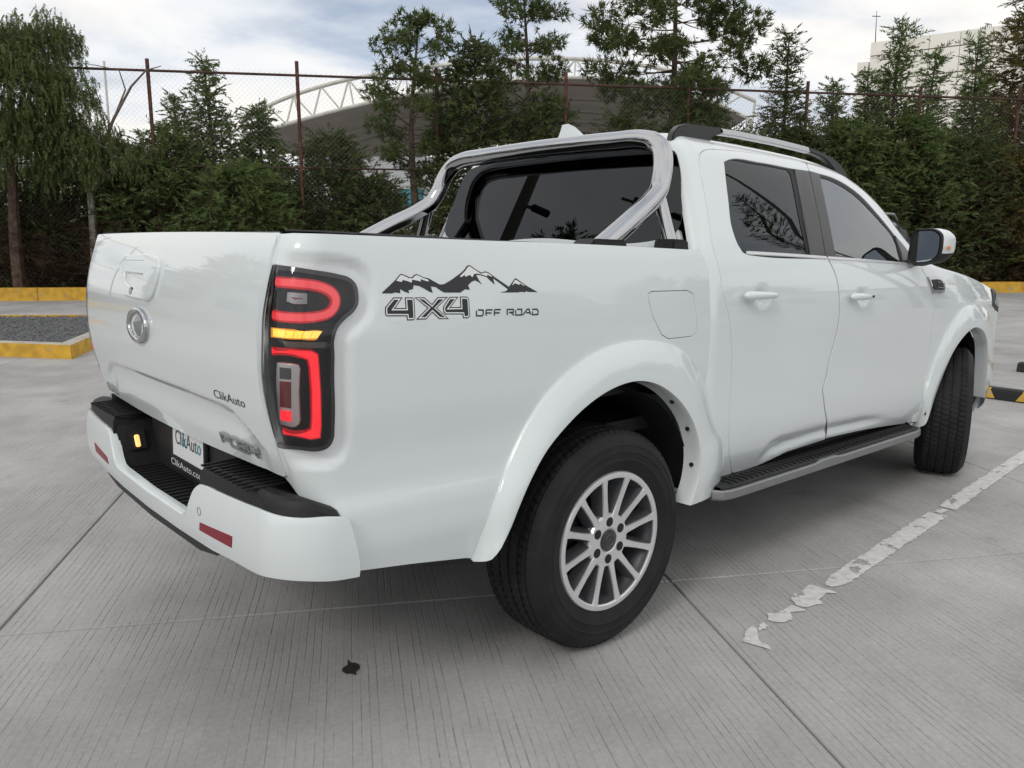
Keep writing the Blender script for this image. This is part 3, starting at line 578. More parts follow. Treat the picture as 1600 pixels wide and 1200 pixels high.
# oil spot
st = [(.035, .0), (.024, .022), (.010, .026), (.004, .052), (-.006, .024), (-.026, .020), (-.038, .004), (-.028, -.020), (-.008, -.028), (.002, -.046), (.010, -.027), (.028, -.018)]
mb = MB(); mb.add([(-.766+a*.9+b*.3, -.481+b*1.1, .003) for a, b in st], [tuple(range(len(st)))]); mb.build('oil_stain', pmat('oil', (.035, .034, .033), .45), lot)
# ================================================================== the pickup truck
D = {k: np.array(v) for k, v in DATA.items()}
D['bed_front'][-3:] = [(1.682, .757), (1.676, .633), (1.668, .5195)]
truck = tag(empty('pickup_truck'), 'white four door pickup truck with chrome sport bar and 4X4 decal', 'pickup truck')
RIGHT = []                                             # right-hand parts to be mirrored to the left
def rev(p): return np.asarray(p)[::-1]
def cat(*a): return np.concatenate([np.asarray(x, float).reshape(-1, 2) for x in a])
def sp(p, step=.02, **k): return smooth_path(p, step, **k)
def Wv(p): return Vector(W(p))
G = .0022
def seam(path, F, par, w=.0045, off=-.0050, mat='plastic_dark', sgn=1.0, step=.02): return panel('seal_gap_shade', ribbon(path, w), F, M[mat], par, h=.05, off=off, edge=0, sgn=sgn)  # black strips: weatherstrip at the doors, elsewhere gap shade put in as colour
# ---- bed side
lamp_o = sp(D['lamp'], .012, closed=True, corner=45)
bed_gap = sp(D['bed_gap'], .02)
fo = D['flare_r_out'].copy(); fc = np.array([1.03, .45]); cut = fc+(fo-fc)*.95; cut[:, 1] = np.minimum(cut[:, 1], fo[:, 1])
cut[0] = (.44, .43); cut[-1] = (1.615, .43)
lu, lz = lamp_o[:, 0], lamp_o[:, 1]
i0 = int(np.argmin(np.abs(lu-D['lamp'][0][0])+np.abs(lz-D['lamp'][0][1]))); i1 = int(np.argmin(np.abs(lu-D['lamp'][19][0])+np.abs(lz-D['lamp'][19][1])))
bed_out = cat(bed_gap[bed_gap[:, 1] > 1.309], lamp_o[i0:i1+1], bed_gap[bed_gap[:, 1] < .832], sp([(-.150, .735), (-.11, .70), (-.06, .655), (-.01, .60), (.015, .50)]), [(.18, .479), (.37, .45)], sp(cut, .03, corner=60), [(1.66, .44)], rev(sp(D['bed_front'], .03)), sp([(1.5234, 1.3908), (.853, 1.389), (.42, 1.383), (.146, 1.381), (-.1194, 1.3785)], .03)[1:-1])
def bed_disp(q):
    d = dist_poly(q, lamp_o); ins = inside(q, lamp_o); d = np.where(ins, 0, d)
    t = np.clip((d-.022)/.030, 0, 1); t = t*t*(3-2*t); s = np.clip((q[:, 0]+.135)/.07, 0, 1); s = s*s*(3-2*s)
    top = 1-np.clip((q[:, 1]-1.305)/.04, 0, 1)
    return -.015*(1-t)*s*top
fuel = resample(cat(D['fuel'], D['fuel'][:1]), 90)[:-1]
bed_side = panel('bed_side', bed_out, F_bed, M['paint'], truck, holes=[inset(fuel, -.0024)], h=.015, disp=bed_disp, edge=.02, rim=.002)
seam(D['bed_front']+[.006, 0], F_bed, bed_side, w=.010, off=-.012); seam(bed_gap, F_bed, bed_side, w=.006, off=-.008); RIGHT.append(bed_side)  # black strips colour in the shade of the bed front and tailgate gaps
panel('fuel_door', inset(fuel, .0020), F_bed, M['paint'], bed_side, h=.03, disp=None, edge=.015, rim=.001)
seam(cat(fuel, fuel[:1]), F_bed, bed_side, w=.003, off=-.0035)
panel('fuel_pocket', inset(fuel, -.01), F_bed, M['plastic_dark'], bed_side, h=.05, off=-.014, edge=0)
# ---- tail lamp
lamp = panel('tail_light', inset(lamp_o, .002), F_bed, M['lamp_black'], truck, h=.010, off=-.0175, disp=None, edge=.02, rim=.004)
RIGHT.append(lamp)
def lampF(u, z):
    p = np.array(F_bed(u, z)); return tuple(p)
def lay(name, poly, mat, off, h=.009, edge=.006, rim=.0015): return panel(name, (np.asarray(poly)-[-.030, 0])*[1.07, 1]+[-.037, 0], F_bed, mat, lamp, h=h, off=off-.0135, edge=edge+.004, rim=rim)
def stroke_outline(path, w): return ribbon(sp(path, .008, corner=80), w)
p = sp(D['lampC_up'], .008, corner=80); bar_ = lay('light_bar', ribbon(p, .0125), M['lamp_red_edge'], .003); lay('light_core', ribbon(p, .0080), M['lamp_red_dim'], .0052)
ta = D['lamp_amber']; lay('turn_signal', inset(ta, .001), M['lamp_amber_edge'], .003)
for k in range(6):
    f0, f1 = k/6+.012, (k+1)/6-.012; zt = lambda f: 1.1490-.0030*f; zb = lambda f: 1.1268-.0012*f; ux = lambda f, top: -.1185+f*(.1415 if top else .1290)
    lay('turn_segment', np.array([(ux(f0, 0), zb(f0)+.002), (ux(f1, 0), zb(f1)+.002), (ux(f1, 1), zt(f1)-.002), (ux(f0, 1), zt(f0)-.002)]), M['lamp_amber'], .0050, h=.02, edge=.003, rim=.001)
p = D['lampC_low']; vv = np.array([(.0065, 1.0915), (.004, .995), (-.012, .905), (-.018, .882)])
LOW = cat([(-.128, 1.1005), (-.06, 1.1012), (-.005, 1.098), (.0130, 1.088), (.0155, 1.06), (.0150, .99), (.002, .905), (-.0075, .872), (-.035, .8685), (-.12, .8735), (-.122, .8905), (-.045, .8915), (-.030, .8985), (-.0225, .925), (-.0120, .995), (-.0115, 1.055), (-.0160, 1.0735), (-.028, 1.0785), (-.126, 1.0815)]); lay('light_bar', LOW, M['lamp_red_edge'], .003); lay('light_core', inset(LOW, .0040), M['lamp_red'], .0052)
lay('reverse_light', resample(cat(D['lamp_box'], D['lamp_box'][:1]), 40)[:-1], M['alloy'], .010, edge=.012, rim=.004)
for k, mm in ((1, 'lamp_clear'), (2, 'lamp_red_off'), (3, 'lamp_red')): lay('lens', D['lamp_box%d' % k], M[mm], .0125, edge=.003, rim=.001)
lay('reflector', D['lamp_ref'], M['badge'], .004); lay('bulb', inset(D['lamp_ref'], .012), M['lamp_red_off'], .006)
lay('clear_strip', resample(cat(D['lamp_clear'], D['lamp_clear'][:1]), 40)[:-1], M['lamp_clear'], .002)
panel('lens_cover', inset(lamp_o, .004), F_bed, M['lens_cover'], lamp, h=.010, off=.0005, edge=.003, rim=.002)
panel('lens_rim', inset(lamp_o, .004), F_bed, M['gloss_black'], lamp, holes=[sp(inset(lamp_o, .0145), .01, closed=True, corner=60)], h=.012, off=.0012, edge=0)
# ---- flares
def flare(name, F, out_uv, lip_xyz, n=72):
    uv = resample(sp(out_uv, .01, corner=80), n); L = resample(smooth_path(lip_xyz, .01, corner=80), n); P, N, _, _ = surf_eval(F, uv)
    V = []; m = 0
    for i in range(n):
        a = P[i]-N[i]*.004; b = P[i]+N[i]*.010; l = L[i]; inn = np.array([0, 1., 0])
        row = [a, b]
        d = l-b; nb = np.array([0, -1., 0])
        for t in (.06, .2, .4, .6, .8, .92): row.append(b+d*t+nb*(.012*sin(pi*t)))
        o = l-(b+d*.92); o = d/np.linalg.norm(d)
        row += [l-o*.004+nb*.001, l+inn*.010, l+inn*.03-0*o, l+inn*.055+o*.003, l+inn*.072+o*.006]
        m = len(row); V += row
    Fc = [(i*m+j, i*m+j+1, (i+1)*m+j+1, (i+1)*m+j) for i in range(n-1) for j in range(m-1)]
    mb = MB(); mb.add(V, Fc)
    o = mb.build(name, M['paint'], truck, smooth=True, autosmooth=1.0)
    return o, L
lipR = [(-.545, -.955, .476), (-.533, -.965, .492), (-.488, -.965, .545), (-.449, -.965, .612), (-.401, -.965, .69), (-.341, -.965, .765), (-.257, -.965, .832), (-.137, -.965, .898), (-.023, -.965, .932), (.076, -.965, .939), (.164, -.965, .922), (.246, -.965, .885), (.321, -.965, .832), (.417, -.965, .714), (.447, -.965, .616), (.438, -.965, .522), (.397, -.965, .436)]
flr, LR = flare('wheel_arch_flare', F_bed, [(.395, .437)]+[tuple(q) for q in fo[1:10]]+[(1.4265, 1.036), (1.532, .962), (1.600, .858), (1.636, .735), (1.650, .60), (1.652, .445)], lipR); RIGHT.append(flr)
for i in (50, 57, 64):
    mb = MB(); c = LR[i]+np.array([0, .035, 0]); t = LR[i+1]-LR[i-1]; nrm = np.array([t[2], 0, -t[0]]); nrm /= np.linalg.norm(nrm)
    mb.bar(c-nrm*.003, c+nrm*.008, .008, 10); mb.bar(c-nrm*.008, c+nrm*.003, .008, 10); mb.build('flare_screw', M['plastic_dark'], flr)
ff = D['flare_f_out']; apex = 2.66; half = [tuple(q) for q in ff[1:8]]
outF = [(2.075, .05), (2.052, .10)]+half+[(2*apex-q[0], q[1]) for q in half[::-1][1:]]+[(3.30, .02)]
lf = [(2.640, -.898, .410), (2.655, -.900, .435), (2.712, -.905, .556), (2.780, -.912, .676), (2.855, -.918, .778), (2.958, -.922, .852), (3.088, -.92, .897)]
ca = 3.155
lipF = lf+[(ca+.0, -.918, .905)]+[(2*ca-q[0], -.918+.10*((ca-q[0])/.58)**2, q[2]) for q in lf[::-1]]
flf, LF = flare('wheel_arch_flare', F_cab, outF, lipF); RIGHT.append(flf)
# wheel wells
def well(x0, r, ztop, rf, yf, name='wheel_well'):
    mb = MB(); n = 28; V = []
    for k in range(n+1):
        a = .02+(pi-.04)*k/n; V += [(x0+(rf if cos(a) > 0 else r)*cos(a), y, .445+(r-.025)*sin(a)) for y in ((yf if cos(a) > .15 else -.900), -.50)]
    Fc = [(2*k, 2*k+1, 2*k+3, 2*k+2) for k in range(n)]; V.append((x0, -.50, .45)); c = len(V)-1
    Fc += [(2*k+1, c, 2*k+3) for k in range(n)]
    mb.add(V, Fc); o = mb.build(name, M['plastic_dark'], truck, smooth=True); RIGHT.append(o)
well(-.045, .505, .9, .530, -.900); well(3.14, .525, .9, .52, -.79)
# ---- decal on the right bed side
dc = decal('mountain_decal', [D['mtn']], F_bed, M['decal_black'], bed_side, .0008)
decal('snow_print', [D['snow1'], D['snow2']][:1], F_bed, M['decal_white'], bed_side, .0013)
for nm in ('snow2', 'snow3'): decal('snow_print', [D[nm]], F_bed, M['decal_white'], bed_side, .0013)
for nm in ('four1', 'ex', 'four2'):
    decal('lettering', [D[nm]], F_bed, M['decal_black'], bed_side, .0008)
    decal('lettering_outline', [inset(D[nm], .0028)], F_bed, M['decal_white'], bed_side, .0012)
    decal('lettering_fill', [inset(D[nm], .0062)], F_bed, M['decal_black'], bed_side, .0016)
for ids in ((0,), (1, 2), (3, 4), (5, 6), (7,), (8, 9), (10,)): decal('lettering', stroke_polys([D['or%d' % i] for i in ids], .0021), F_bed, M['decal_black'], bed_side, .0008)
# ---- tailgate
zc_y = np.array([-.80, -.70, -.68, -.64, -.573, -.487, -.25, 0, .25, .487, .573, .64, .68, .70, .80]); zc_z = np.array([.80, .84, .857, .875, .909, .9157, .9203, .9195, .9185, .913, .906, .875, .857, .84, .80])
def tail_disp(q):
    zc = np.interp(q[:, 0], zc_y, zc_z); d = zc-q[:, 1]
    a = np.clip(d/.024, 0, 1); a = a*a*(3-2*a); b = np.clip((d-.045)/.08, 0, 1); b = b*b*(3-2*b); k = np.clip((.74-np.abs(q[:, 0]))/.12, 0, 1)
    return -.012*a*(1-b)*k
tg_o = cat([(-.797, 1.372), (-.7965, .762)], sp([(-.79, .757), (-.56, .754), (-.27, .749), (0, .748), (.27, .749), (.56, .754), (.79, .757)], .03), [(.7965, .762), (.797, 1.372)], sp([(.79, 1.378), (.4, 1.381), (0, 1.382), (-.4, 1.381), (-.79, 1.378)], .03))
tailgate = panel('tailgate', tg_o, F_tail, M['paint'], truck, h=.014, sgn=-1, disp=tail_disp, edge=.03, rim=.006)
mb = MB(); mb.prism([(-.79, .76), (.79, .76), (.79, 1.37), (-.79, 1.37)], W((-1.085, 0, 0)), (0, 1, 0), W((0, 0, 1.6))-np.array(W((0, 0, .6))) if False else (.04, 0, 1), (1, 0, 0), .04); mb.build('inner_panel', M['plastic'], tailgate)
bz = sp(D['bezel'], .012, closed=True, corner=60); pk = sp(inset(cat(D['lever'][[0, 1]], D['pocket'][[1, 2, 3, 4, 5]]), -.002), .012, closed=True, corner=60)
panel('handle_bezel', bz, F_tail, M['paint'], tailgate, holes=[pk], h=.02, off=.013, edge=.03, rim=.008, sgn=-1)
seam(cat(bz, bz[:1]), F_tail, tailgate, w=.0035, off=.0012, sgn=-1); seam(cat(pk, pk[:1]), F_tail, tailgate, w=.002, off=.0095, sgn=-1)  # dark outlines put in as edge shade around bezel and pocket
panel('handle_pocket', inset(pk, -.004), F_tail, M['decal_white'], tailgate, h=.03, off=-.012, edge=0, sgn=-1)
panel('handle_lever', inset(D['lever'], .002), F_tail, M['paint'], tailgate, h=.03, off=.012, edge=.03, rim=.004, sgn=-1)
def disc_uv(c, a, b, n=20): return np.array([(c[0]+a*cos(2*pi*k/n), c[1]+b*sin(2*pi*k/n)) for k in range(n)])
panel('camera_lens', disc_uv(D['lens'][0], .014, .011), F_tail, M['gloss_black'], tailgate, h=.02, off=.0145, edge=.004, sgn=-1)
def surf_tube(name, F, path, r, off, mat, parent, sgn=1.0, n=10, close=False, flat=1.0):
    P, N, _, _ = surf_eval(F, np.asarray(path, float), None, sgn); mb = MB(); mb.tube([tuple(a+b*off) for a, b in zip(P, N)], r, n, close=close); return mb.build(name, mat, parent, smooth=True)
ec = (.089, 1.081)
surf_tube('emblem', F_tail, disc_uv(ec, .088, .049, 40), .0115, .005, M['chrome'], tailgate, -1, close=True)
panel('emblem_plate', disc_uv(ec, .082, .043, 32), F_tail, M['decal_white'], tailgate, h=.03, off=.003, edge=0, sgn=-1)
def spike(y, z):
    P, N, _, _ = surf_eval(F_tail, np.array([(y, z)]), None, -1); return P[0], N[0]
mb = MB(); ring = [(.0, .040), (.034, .018), (.030, -.012), (.018, -.036), (-.018, -.036), (-.030, -.012), (-.034, .018)]
V = [tuple(spike(ec[0]+a, ec[1]+b)[0]+spike(ec[0], ec[1])[1]*.004) for a, b in ring]; top, N0 = spike(*ec); V += [tuple(top+N0*.020+np.array([0, 0, .010])), tuple(top+N0*.018+np.array([0, 0, -.016]))]
mb.add(V, [(0, 1, 7), (1, 2, 7), (2, 8, 7), (2, 3, 8), (3, 4, 8), (4, 5, 8), (5, 7, 8), (5, 6, 7), (6, 0, 7)]); mb.build('emblem_spike', M['badge'], tailgate)
tk = D['txt_clik']; text_on('lettering', 'ClikAuto', F_tail, (tk[0][0], .9255), (tk[1][0]-tk[0][0], 0), (0, .0255), M['decal_black'], tailgate, .0012, -1)
# raised badge letters, broad strokes
def glyphs(word, x0, x1, z0, z1):
    G_ = {'P': [[(0, 0), (0, 1), (.85, 1), (.95, .85), (.95, .55), (.8, .42), (.2, .42)]], 'O': [[(.1, 0), (0, .15), (0, .85), (.1, 1), (.85, 1), (.95, .85), (.95, .15), (.85, 0), (.1, 0)]],
          'E': [[(.95, 1), (0, 1), (0, 0), (.95, 0)], [(0, .5), (.85, .5)]], 'R': [[(0, 0), (0, 1), (.85, 1), (.95, .85), (.95, .55), (.8, .42), (.1, .42)], [(.5, .42), (.98, 0)]]}
    n = len(word); w = (x1-x0)/(n-.12); out = []
    for i, c in enumerate(word): out += [[(x0+w*(i+.88*a), z0+(z1-z0)*b) for a, b in L] for L in G_[c]]
    return out
decal('badge_lettering', stroke_polys(glyphs('POER', -.455, -.682, .788, .816), .0032), F_tail, M['badge'], tailgate, .006, -1, thick=.006)
decal('badge_lettering', stroke_polys([[(.735, .802), (.725, .776), (.68, .774)], [(.70, .802), (.685, .774)], [(.655, .802), (.645, .776), (.60, .774)], [(.62, .802), (.605, .774)]], .0035), F_tail, M['badge'], tailgate, .005, -1, thick=.005)
# ---- bed interior
mb = MB()
for s in (-1, 1): mb.box(W((-.30, s*.78, 1.10)), (1.50, .03, .50))
mb.box(W((-.30, 0, .86)), (1.5, 1.55, .03)); mb.box(W((.42, 0, 1.10)), (.03, 1.55, .52)); mb.build('bed_liner', M['plastic'], truck)
def cap_strip():
    V = []; n = 30
    for i in range(n+1):
        z = 1.388; q0 = F_bed(-.11+1.62*i/n, z); V += [(q0[0], q0[1]+.008, q0[2]-.004), (q0[0], q0[1]+.014, q0[2]+.0005), (q0[0], -.775, q0[2]+.001), (q0[0], -.77, q0[2]-.02)]
    mb = MB(); mb.add(V, [(4*i+j, 4*i+j+1, 4*i+j+5, 4*i+j+4) for i in range(n) for j in range(3)]); return mb.build('bed_rail_cap', M['plastic'], truck)
RIGHT.append(cap_strip())
mb = MB(); V = []
for i in range(31):
    y = -.79+1.58*i/30; q = F_tail(y, 1.385); V += [(q[0]+.010, q[1], q[2]-.006), (q[0]+.018, q[1], q[2]-.002), (q[0]+.07, q[1], q[2]-.003), (q[0]+.07, q[1], q[2]-.03)]
mb.add(V, [(4*i+j, 4*i+j+1, 4*i+j+5, 4*i+j+4) for i in range(30) for j in range(3)]); mb.build('tailgate_cap', M['plastic'], tailgate)
# ---- rear bumper
UM = -1.0326
half = cat([(UM, .490), (-.75, .491)], sp(D['bump_bot'], .02), sp(D['bump_end'], .02)[1:], sp(cat(D['bump_top'], D['bump_notch']), .015)[1:], [(-.72, .5475), (UM, .545)])
bo = cat(half, [(2*UM-a, b) for a, b in half[::-1][1:-1]])
bumper = panel('rear_bumper', bo, F_bump, M['paint'], truck, h=.022, edge=.03, rim=.006)
val = cat([(UM, .452), (-.62, .456), (-.50, .478), (-.48, .496), (UM, .496)]); val = cat(val, [(2*UM-a, b) for a, b in val[::-1][1:-1]])
panel('lower_valance', val, F_bump, M['plastic'], bumper, h=.03, off=-.004, edge=.03, rim=.004)
for s in (0, 1):
    q = D['bump_refl'] if s == 0 else np.array([(2*UM-a, b) for a, b in D['bump_refl']]); panel('reflector', sp(q, .02, closed=True, corner=60), F_bump, M['reflector'], bumper, h=.03, off=.0015, edge=.004, rim=.002)
sc = D['bump_sens'][0]; surf_tube('parking_sensor', F_bump, disc_uv(sc, .0115, .0115, 20), .0008, .0004, M['alloy_dark'], bumper, close=True, n=5)
def pad(sgn):
    us = np.linspace(.01, -.60, 26); out = []
    for u in us:
        q = np.array(F_bump0(u, .676)); q2 = np.array(F_bump0(u-.002, .676)); t = q2-q; n = np.array([t[1], -t[0], 0]); n /= np.linalg.norm(n)
        if n[0] < 0 and abs(n[0]) > .5: n = -n
        if abs(n[0]) <= .5 and n[1] < 0: n = -n
        out.append((q+n*.012)[:2])
    out = [tuple(p) for p in out]; poly = out+[(-1.03, out[-1][1]), (-1.03, -.86), (-1.01, -.90)]
    mb = MB(); n = len(poly); lv = [(.62, 0.0), (.700, 0.0), (.716, .010), (.722, .024)]; c = np.mean(poly, 0); V = []
    P = np.array(poly)
    for z, ins in lv:
        Q = inset(P, ins) if ins else (P if area2(P) > 0 else P[::-1]); V += [W((a, b*sgn, z-(.040 if z > .65 else 0)*sstep(-1.13, -1.0, a))) for a, b in Q]
    Fc = [(l*n+i, l*n+(i+1) % n, (l+1)*n+(i+1) % n, (l+1)*n+i) for l in range(3) for i in range(n)]+[tuple(range(3*n, 4*n))]
    mb.add(V, Fc); o = mb.build('step_pad', M['plastic'], bumper, smooth=True, autosmooth=.6)
    for k in range(11):
        y = -.43-.031*k; r = MB(); r.box(W((-1.125, sgn*y, .7235)), (.155, .011, .006)); r.build('rib', M['plastic'], bumper, bevel=.002)
for s in (1, -1): pad(s)
mb = MB(); mb.box(W((-1.10, 0, .52)), (.19, .72, .05)); mb.build('lower_step', M['plastic'], bumper, bevel=.006)
for k in range(19):
    mb = MB(); mb.box(W((-1.11, -.333+.037*k, .5465)), (.15, .012, .006)); mb.build('rib', M['plastic'], bumper, bevel=.002)
for s in (1, -1):
    mb = MB(); o = Vector(W((-1.185, 0, 0))); q = [(s*.352, .545), (s*.372, .585), (s*.418, .672), (s*.436, .700), (s*.47, .70), (s*.47, .50), (s*.352, .50)]
    mb.prism(q, W((-1.195, 0, 0)), (0, 1, 0), (.04, 0, 1), (1, 0, -.04), .165); mb.build('step_wall', M['plastic'], bumper, bevel=.004)
mb = MB(); mb.box(W((-1.06, 0, .655)), (.03, .80, .33)); mb.box(W((-1.0, 0, .66)), (.03, 1.66, .34)); mb.box(W((-1.0, 0, .80)), (.10, 1.62, .05)); mb.build('bumper_core', M['plastic_dark'], bumper)
mb = MB(); mb.box(W((-1.135, .392, .632)), (.060, .022, .080), Matrix.Rotation(-.42, 3, 'X')); mb.build('plate_lamp_bezel', M['plastic_dark'], bumper, bevel=.004)
mb = MB(); mb.box(W((-1.138, .380, .630)), (.017, .014, .046), Matrix.Rotation(-.42, 3, 'X')); mb.build('plate_lamp', M['lamp_warm'], bumper, bevel=.003)
mb = MB(); mb.box(W((-1.0, -.60, .49)), (.012, .03, .03)); mb.build('bumper_bracket', M['plastic_dark'], bumper)
# ---- number plate
def F_plate(y, z): return W((-1.088, y, z))
plate = panel('number_plate', [(-.152, .612), (.152, .612), (.152, .768), (-.152, .768)], F_plate, M['plate_white'], truck, h=.2, sgn=-1, edge=.004, rim=.001)
panel('plate_frame', [(-.160, .580), (.160, .580), (.160, .776), (-.160, .776)], F_plate, M['plastic_dark'], plate, holes=[[(-.148, .622), (.148, .622), (.148, .764), (-.148, .764)]], h=.2, off=.004, sgn=-1, edge=.01, rim=.002)
panel('plate_tab', sp([(-.135, .775), (.135, .775), (.125, .748), (-.125, .748)], .02, closed=True, corner=40), F_plate, M['plastic_dark'], plate, h=.2, off=.0065, sgn=-1, edge=.002, rim=.0005)
text_on('lettering', 'CLIKAUTO', F_plate, (.085, .7545), (-.17, 0), (0, .013), M['plate_white'], plate, .0072, -1)
text_on('lettering', 'ClikAuto', F_plate, (.118, .668), (-.236, 0), (0, .052), M['decal_black'], plate, .0012, -1)
V_, F_ = text2d('ClikA'); VW = text2d('ClikAuto')[0]
text_on('lettering_tint', 'k', F_plate, (.118-.236*.318, .668), (-.026, 0), (0, .052), M['cyan'], plate, .0018, -1)
text_on('lettering_tint', 'o', F_plate, (.118-.236*.868, .668), (-.0312, 0), (0, .052), M['cyan'], plate, .0018, -1)
text_on('lettering', 'ClikAuto.com', F_plate, (.150, .590), (-.300, 0), (0, .024), M['plate_white'], plate, .0062, -1)
# ---- cab shell, one piece
def F_top(u, v):
    if v <= 0: return F_cab(u, v+TMAX)
    q = F_cab(u, TMAX-v); return (q[0], -q[1], q[2])
Aline = [(1.358, 1.4296), (1.50, 1.372), (1.62, 1.288), (1.74, 1.178), (1.83, 1.067), (1.883, .972)]
gap_r = sp(D['rdoor_gap_rear'], .02); dtop = sp(cat(D['door_top'][:-2], Aline), .03)
gm_lo = cat([(.975, .126), (.965, .16)], D['mid_gap'][:-1], [(.8790, .975)]); gm_up = cat([(.858, .990)], D['mid_gap_up'][1:])
ud = dtop[:, 0]; 
ws = sp([(1.43, TMAX), (1.44, 1.85), (1.47, 1.62), (1.52, 1.53), (1.62, 1.485), (1.85, 1.465), (2.08, 1.455), (2.16, 1.42), (2.17, 1.10), (2.10, 1.045), (1.94, .985), (1.888, .972)], .03)
half = cat(ws, rev(dtop), rev(gap_r), [(.2564, .0), (-.109, .0)], [(-.109, t) for t in np.arange(.03, TMAX, .03)])
half = half-[0, TMAX]
half[:, 1] = np.minimum(half[:, 1], 0)
def top_poly(hf): return cat(hf, [(a, -b) for a, b in hf[::-1] if b < -1e-4])
cab = panel('cab_body', inset(top_poly(half), .0022), F_top, M['paint'], truck, h=.028, edge=.02, rim=.0014)
# rear wall and rear window
def F_back(y, z): return W((.49+max(0, z-1.384)*.22, y, z))
pts = [F_cab0(-RC*pi/2-.0, t) for t in np.linspace(.05, TMAX, 90)]
hb = np.array([(q[1], q[2]) for q in pts]); hb = hb[hb[:, 0] < -1e-3]
back_o = cat(hb, [(-a, b) for a, b in hb[::-1]])
rw = sp([(-.735, 1.445), (-.755, 1.49), (-.728, 1.60), (-.690, 1.72), (-.655, 1.775), (-.58, 1.795), (0, 1.805), (.58, 1.795), (.655, 1.775), (.690, 1.72), (.728, 1.60), (.755, 1.49), (.735, 1.445), (.69, 1.434), (0, 1.432), (-.69, 1.434)], .03, closed=True, corner=70)
panel('cab_back_wall', inset(back_o, .001), F_back, M['paint'], truck, holes=[rw], h=.05, sgn=-1, edge=.02, rim=.004)
rwin = panel('rear_window', inset(rw, .003), F_back, M['glass_dark'], truck, h=.06, sgn=-1, off=-.003, edge=.004, rim=.001)
panel('window_seal', inset(rw, .002), F_back, M['plastic_dark'], rwin, holes=[inset(rw, .036)], h=.05, sgn=-1, off=-.008, edge=0)
# windscreen
wsh = cat(inset(cat(ws[ws[:, 1] > 1.4], [(2.16, 1.46), (2.20, TMAX)]), .004)) if False else cat(ws[(ws[:, 1] > 1.44)], [(2.14, 1.47), (2.19, 1.7), (2.20, TMAX)])-[0, TMAX]
wsh[:, 1] = np.minimum(wsh[:, 1], 0)
def half_sort(h): return h
wpoly = cat([(a, b) for a, b in wsh if b < -1e-6], [(2.20, 0)], [(a, -b) for a, b in wsh[::-1] if b < -1e-6], [(1.433, 0)])
panel('windscreen', inset(wpoly, .005), F_top, M['glass'], truck, h=.05, off=-.004, edge=.004, rim=.001)
# ---- doors
sc_u = D['scallop'][:, 0]; sc_t = D['scallop'][:, 1]; db = D['door_bot']
def door_disp(q):
    u, t = q[:, 0], q[:, 1]; tc_ = np.interp(u, sc_u, sc_t); tb = np.interp(u, db[:, 0], db[:, 1])
    a = np.clip((tc_+.020-t)/.085, 0, 1); a = a*a*(3-2*a); b = np.clip((t-tb-.012)/.05, 0, 1); b = b*b*(3-2*b)
    en = np.clip((u-.38)/.14, 0, 1)*np.clip((1.70-u)/.40, 0, 1); en = en*en*(3-2*en); d = -.020*a*b*en
    for c in ((.302, .803), (1.175, .797)):
        r = np.sqrt(((u-c[0])/.062)**2+((t-c[1])/.040)**2); k = np.clip(1.25-r, 0, 1); d -= .016*k*k*(3-2*k)
    return d
def upto(p, k, val): return p[p[:, k] <= val]
rd_top = dtop[dtop[:, 0] < .885]; fd_top = dtop[dtop[:, 0] > .915]
rg = D['rglass']
rhole = [(.8705, 1.384), (.7260, 1.3785), (.4627, 1.3795), (.2050, 1.3640), (.176, 1.353), (.1665, 1.301), (.154, 1.1906), (.1475, 1.0687), (.169, 1.010), (.196, .982), (.228, .9735), (.26, .9715), (.8540, .9715)]
rdo = cat(gap_r, rd_top[1:], [(.8940, 1.4355), (.8800, 1.409)], sp(rhole, .02, corner=28), sp(rev(gm_lo), .03)-[.004, 0], rev(sp(db[db[:, 0] < .93], .03)))
rdoor = panel('rear_door', inset(rdo, .0024), F_cab, M['paint'], truck, h=.020, disp=door_disp, edge=.02, rim=.0014); RIGHT.append(rdoor)
fg = D['fglass']
ftop = [(.966, 1.3835), (1.108, 1.3815), (1.256, 1.362), (1.377, 1.334), (1.49, 1.287), (1.594, 1.234), (1.68, 1.172), (1.752, 1.105), (1.797, 1.03), (1.815, .966)]
fdo = cat(fd_top, sp(D['fdoor_front'][::-1], .02)[1:]-[.003, 0], rev(sp(db[db[:, 0] > .98], .03)), sp(gm_lo, .03)+[.004, 0], [(.884, .9715), (1.30, .9695)], rev(sp(ftop, .03)), [(.8785, 1.3865), (.8870, 1.409), (.9010, 1.4358)])
fdoor = panel('front_door', inset(fdo, .0024), F_cab, M['paint'], truck, h=.020, disp=door_disp, edge=.02, rim=.0014); RIGHT.append(fdoor)
# seals, glass, pillar trims
rgl = sp(rg, .02, closed=True, corner=30); fgl = sp(cat(fg[:1], fg[1:]), .02, closed=True, corner=55)
rh_poly = cat(sp(rhole, .02, corner=28)); rh_poly = cat([(.8560, .9715)], [(.860, 1.18), (.8725, 1.384)], rh_poly[1:-1])
panel('window_seal', rh_poly, F_cab, M['plastic_dark'], rdoor, holes=[inset(rgl, .002)], h=.04, off=-.004, edge=0)
panel('window_glass', inset(rgl, .001), F_cab, M['glass_dark'], rdoor, h=.04, off=-.006, edge=.003, rim=.001)
fh_poly = cat(sp(ftop, .02), [(1.30, .9695), (.884, .9715)], [(.866, 1.18), (.8785, 1.3865)])
panel('window_seal', fh_poly, F_cab, M['plastic_dark'], fdoor, holes=[inset(fgl, .002)], h=.04, off=-.004, edge=0)
panel('window_glass', inset(fgl, .001), F_cab, M['glass'], fdoor, h=.04, off=-.006, edge=.003, rim=.001)
panel('pillar_trim', [(.738, 1.378), (.868, 1.383), (.857, 1.184), (.853, .984), (.722, .984), (.726, 1.13)], F_cab, M['trim'], rdoor, h=.05, off=.002, edge=.008, rim=.003)
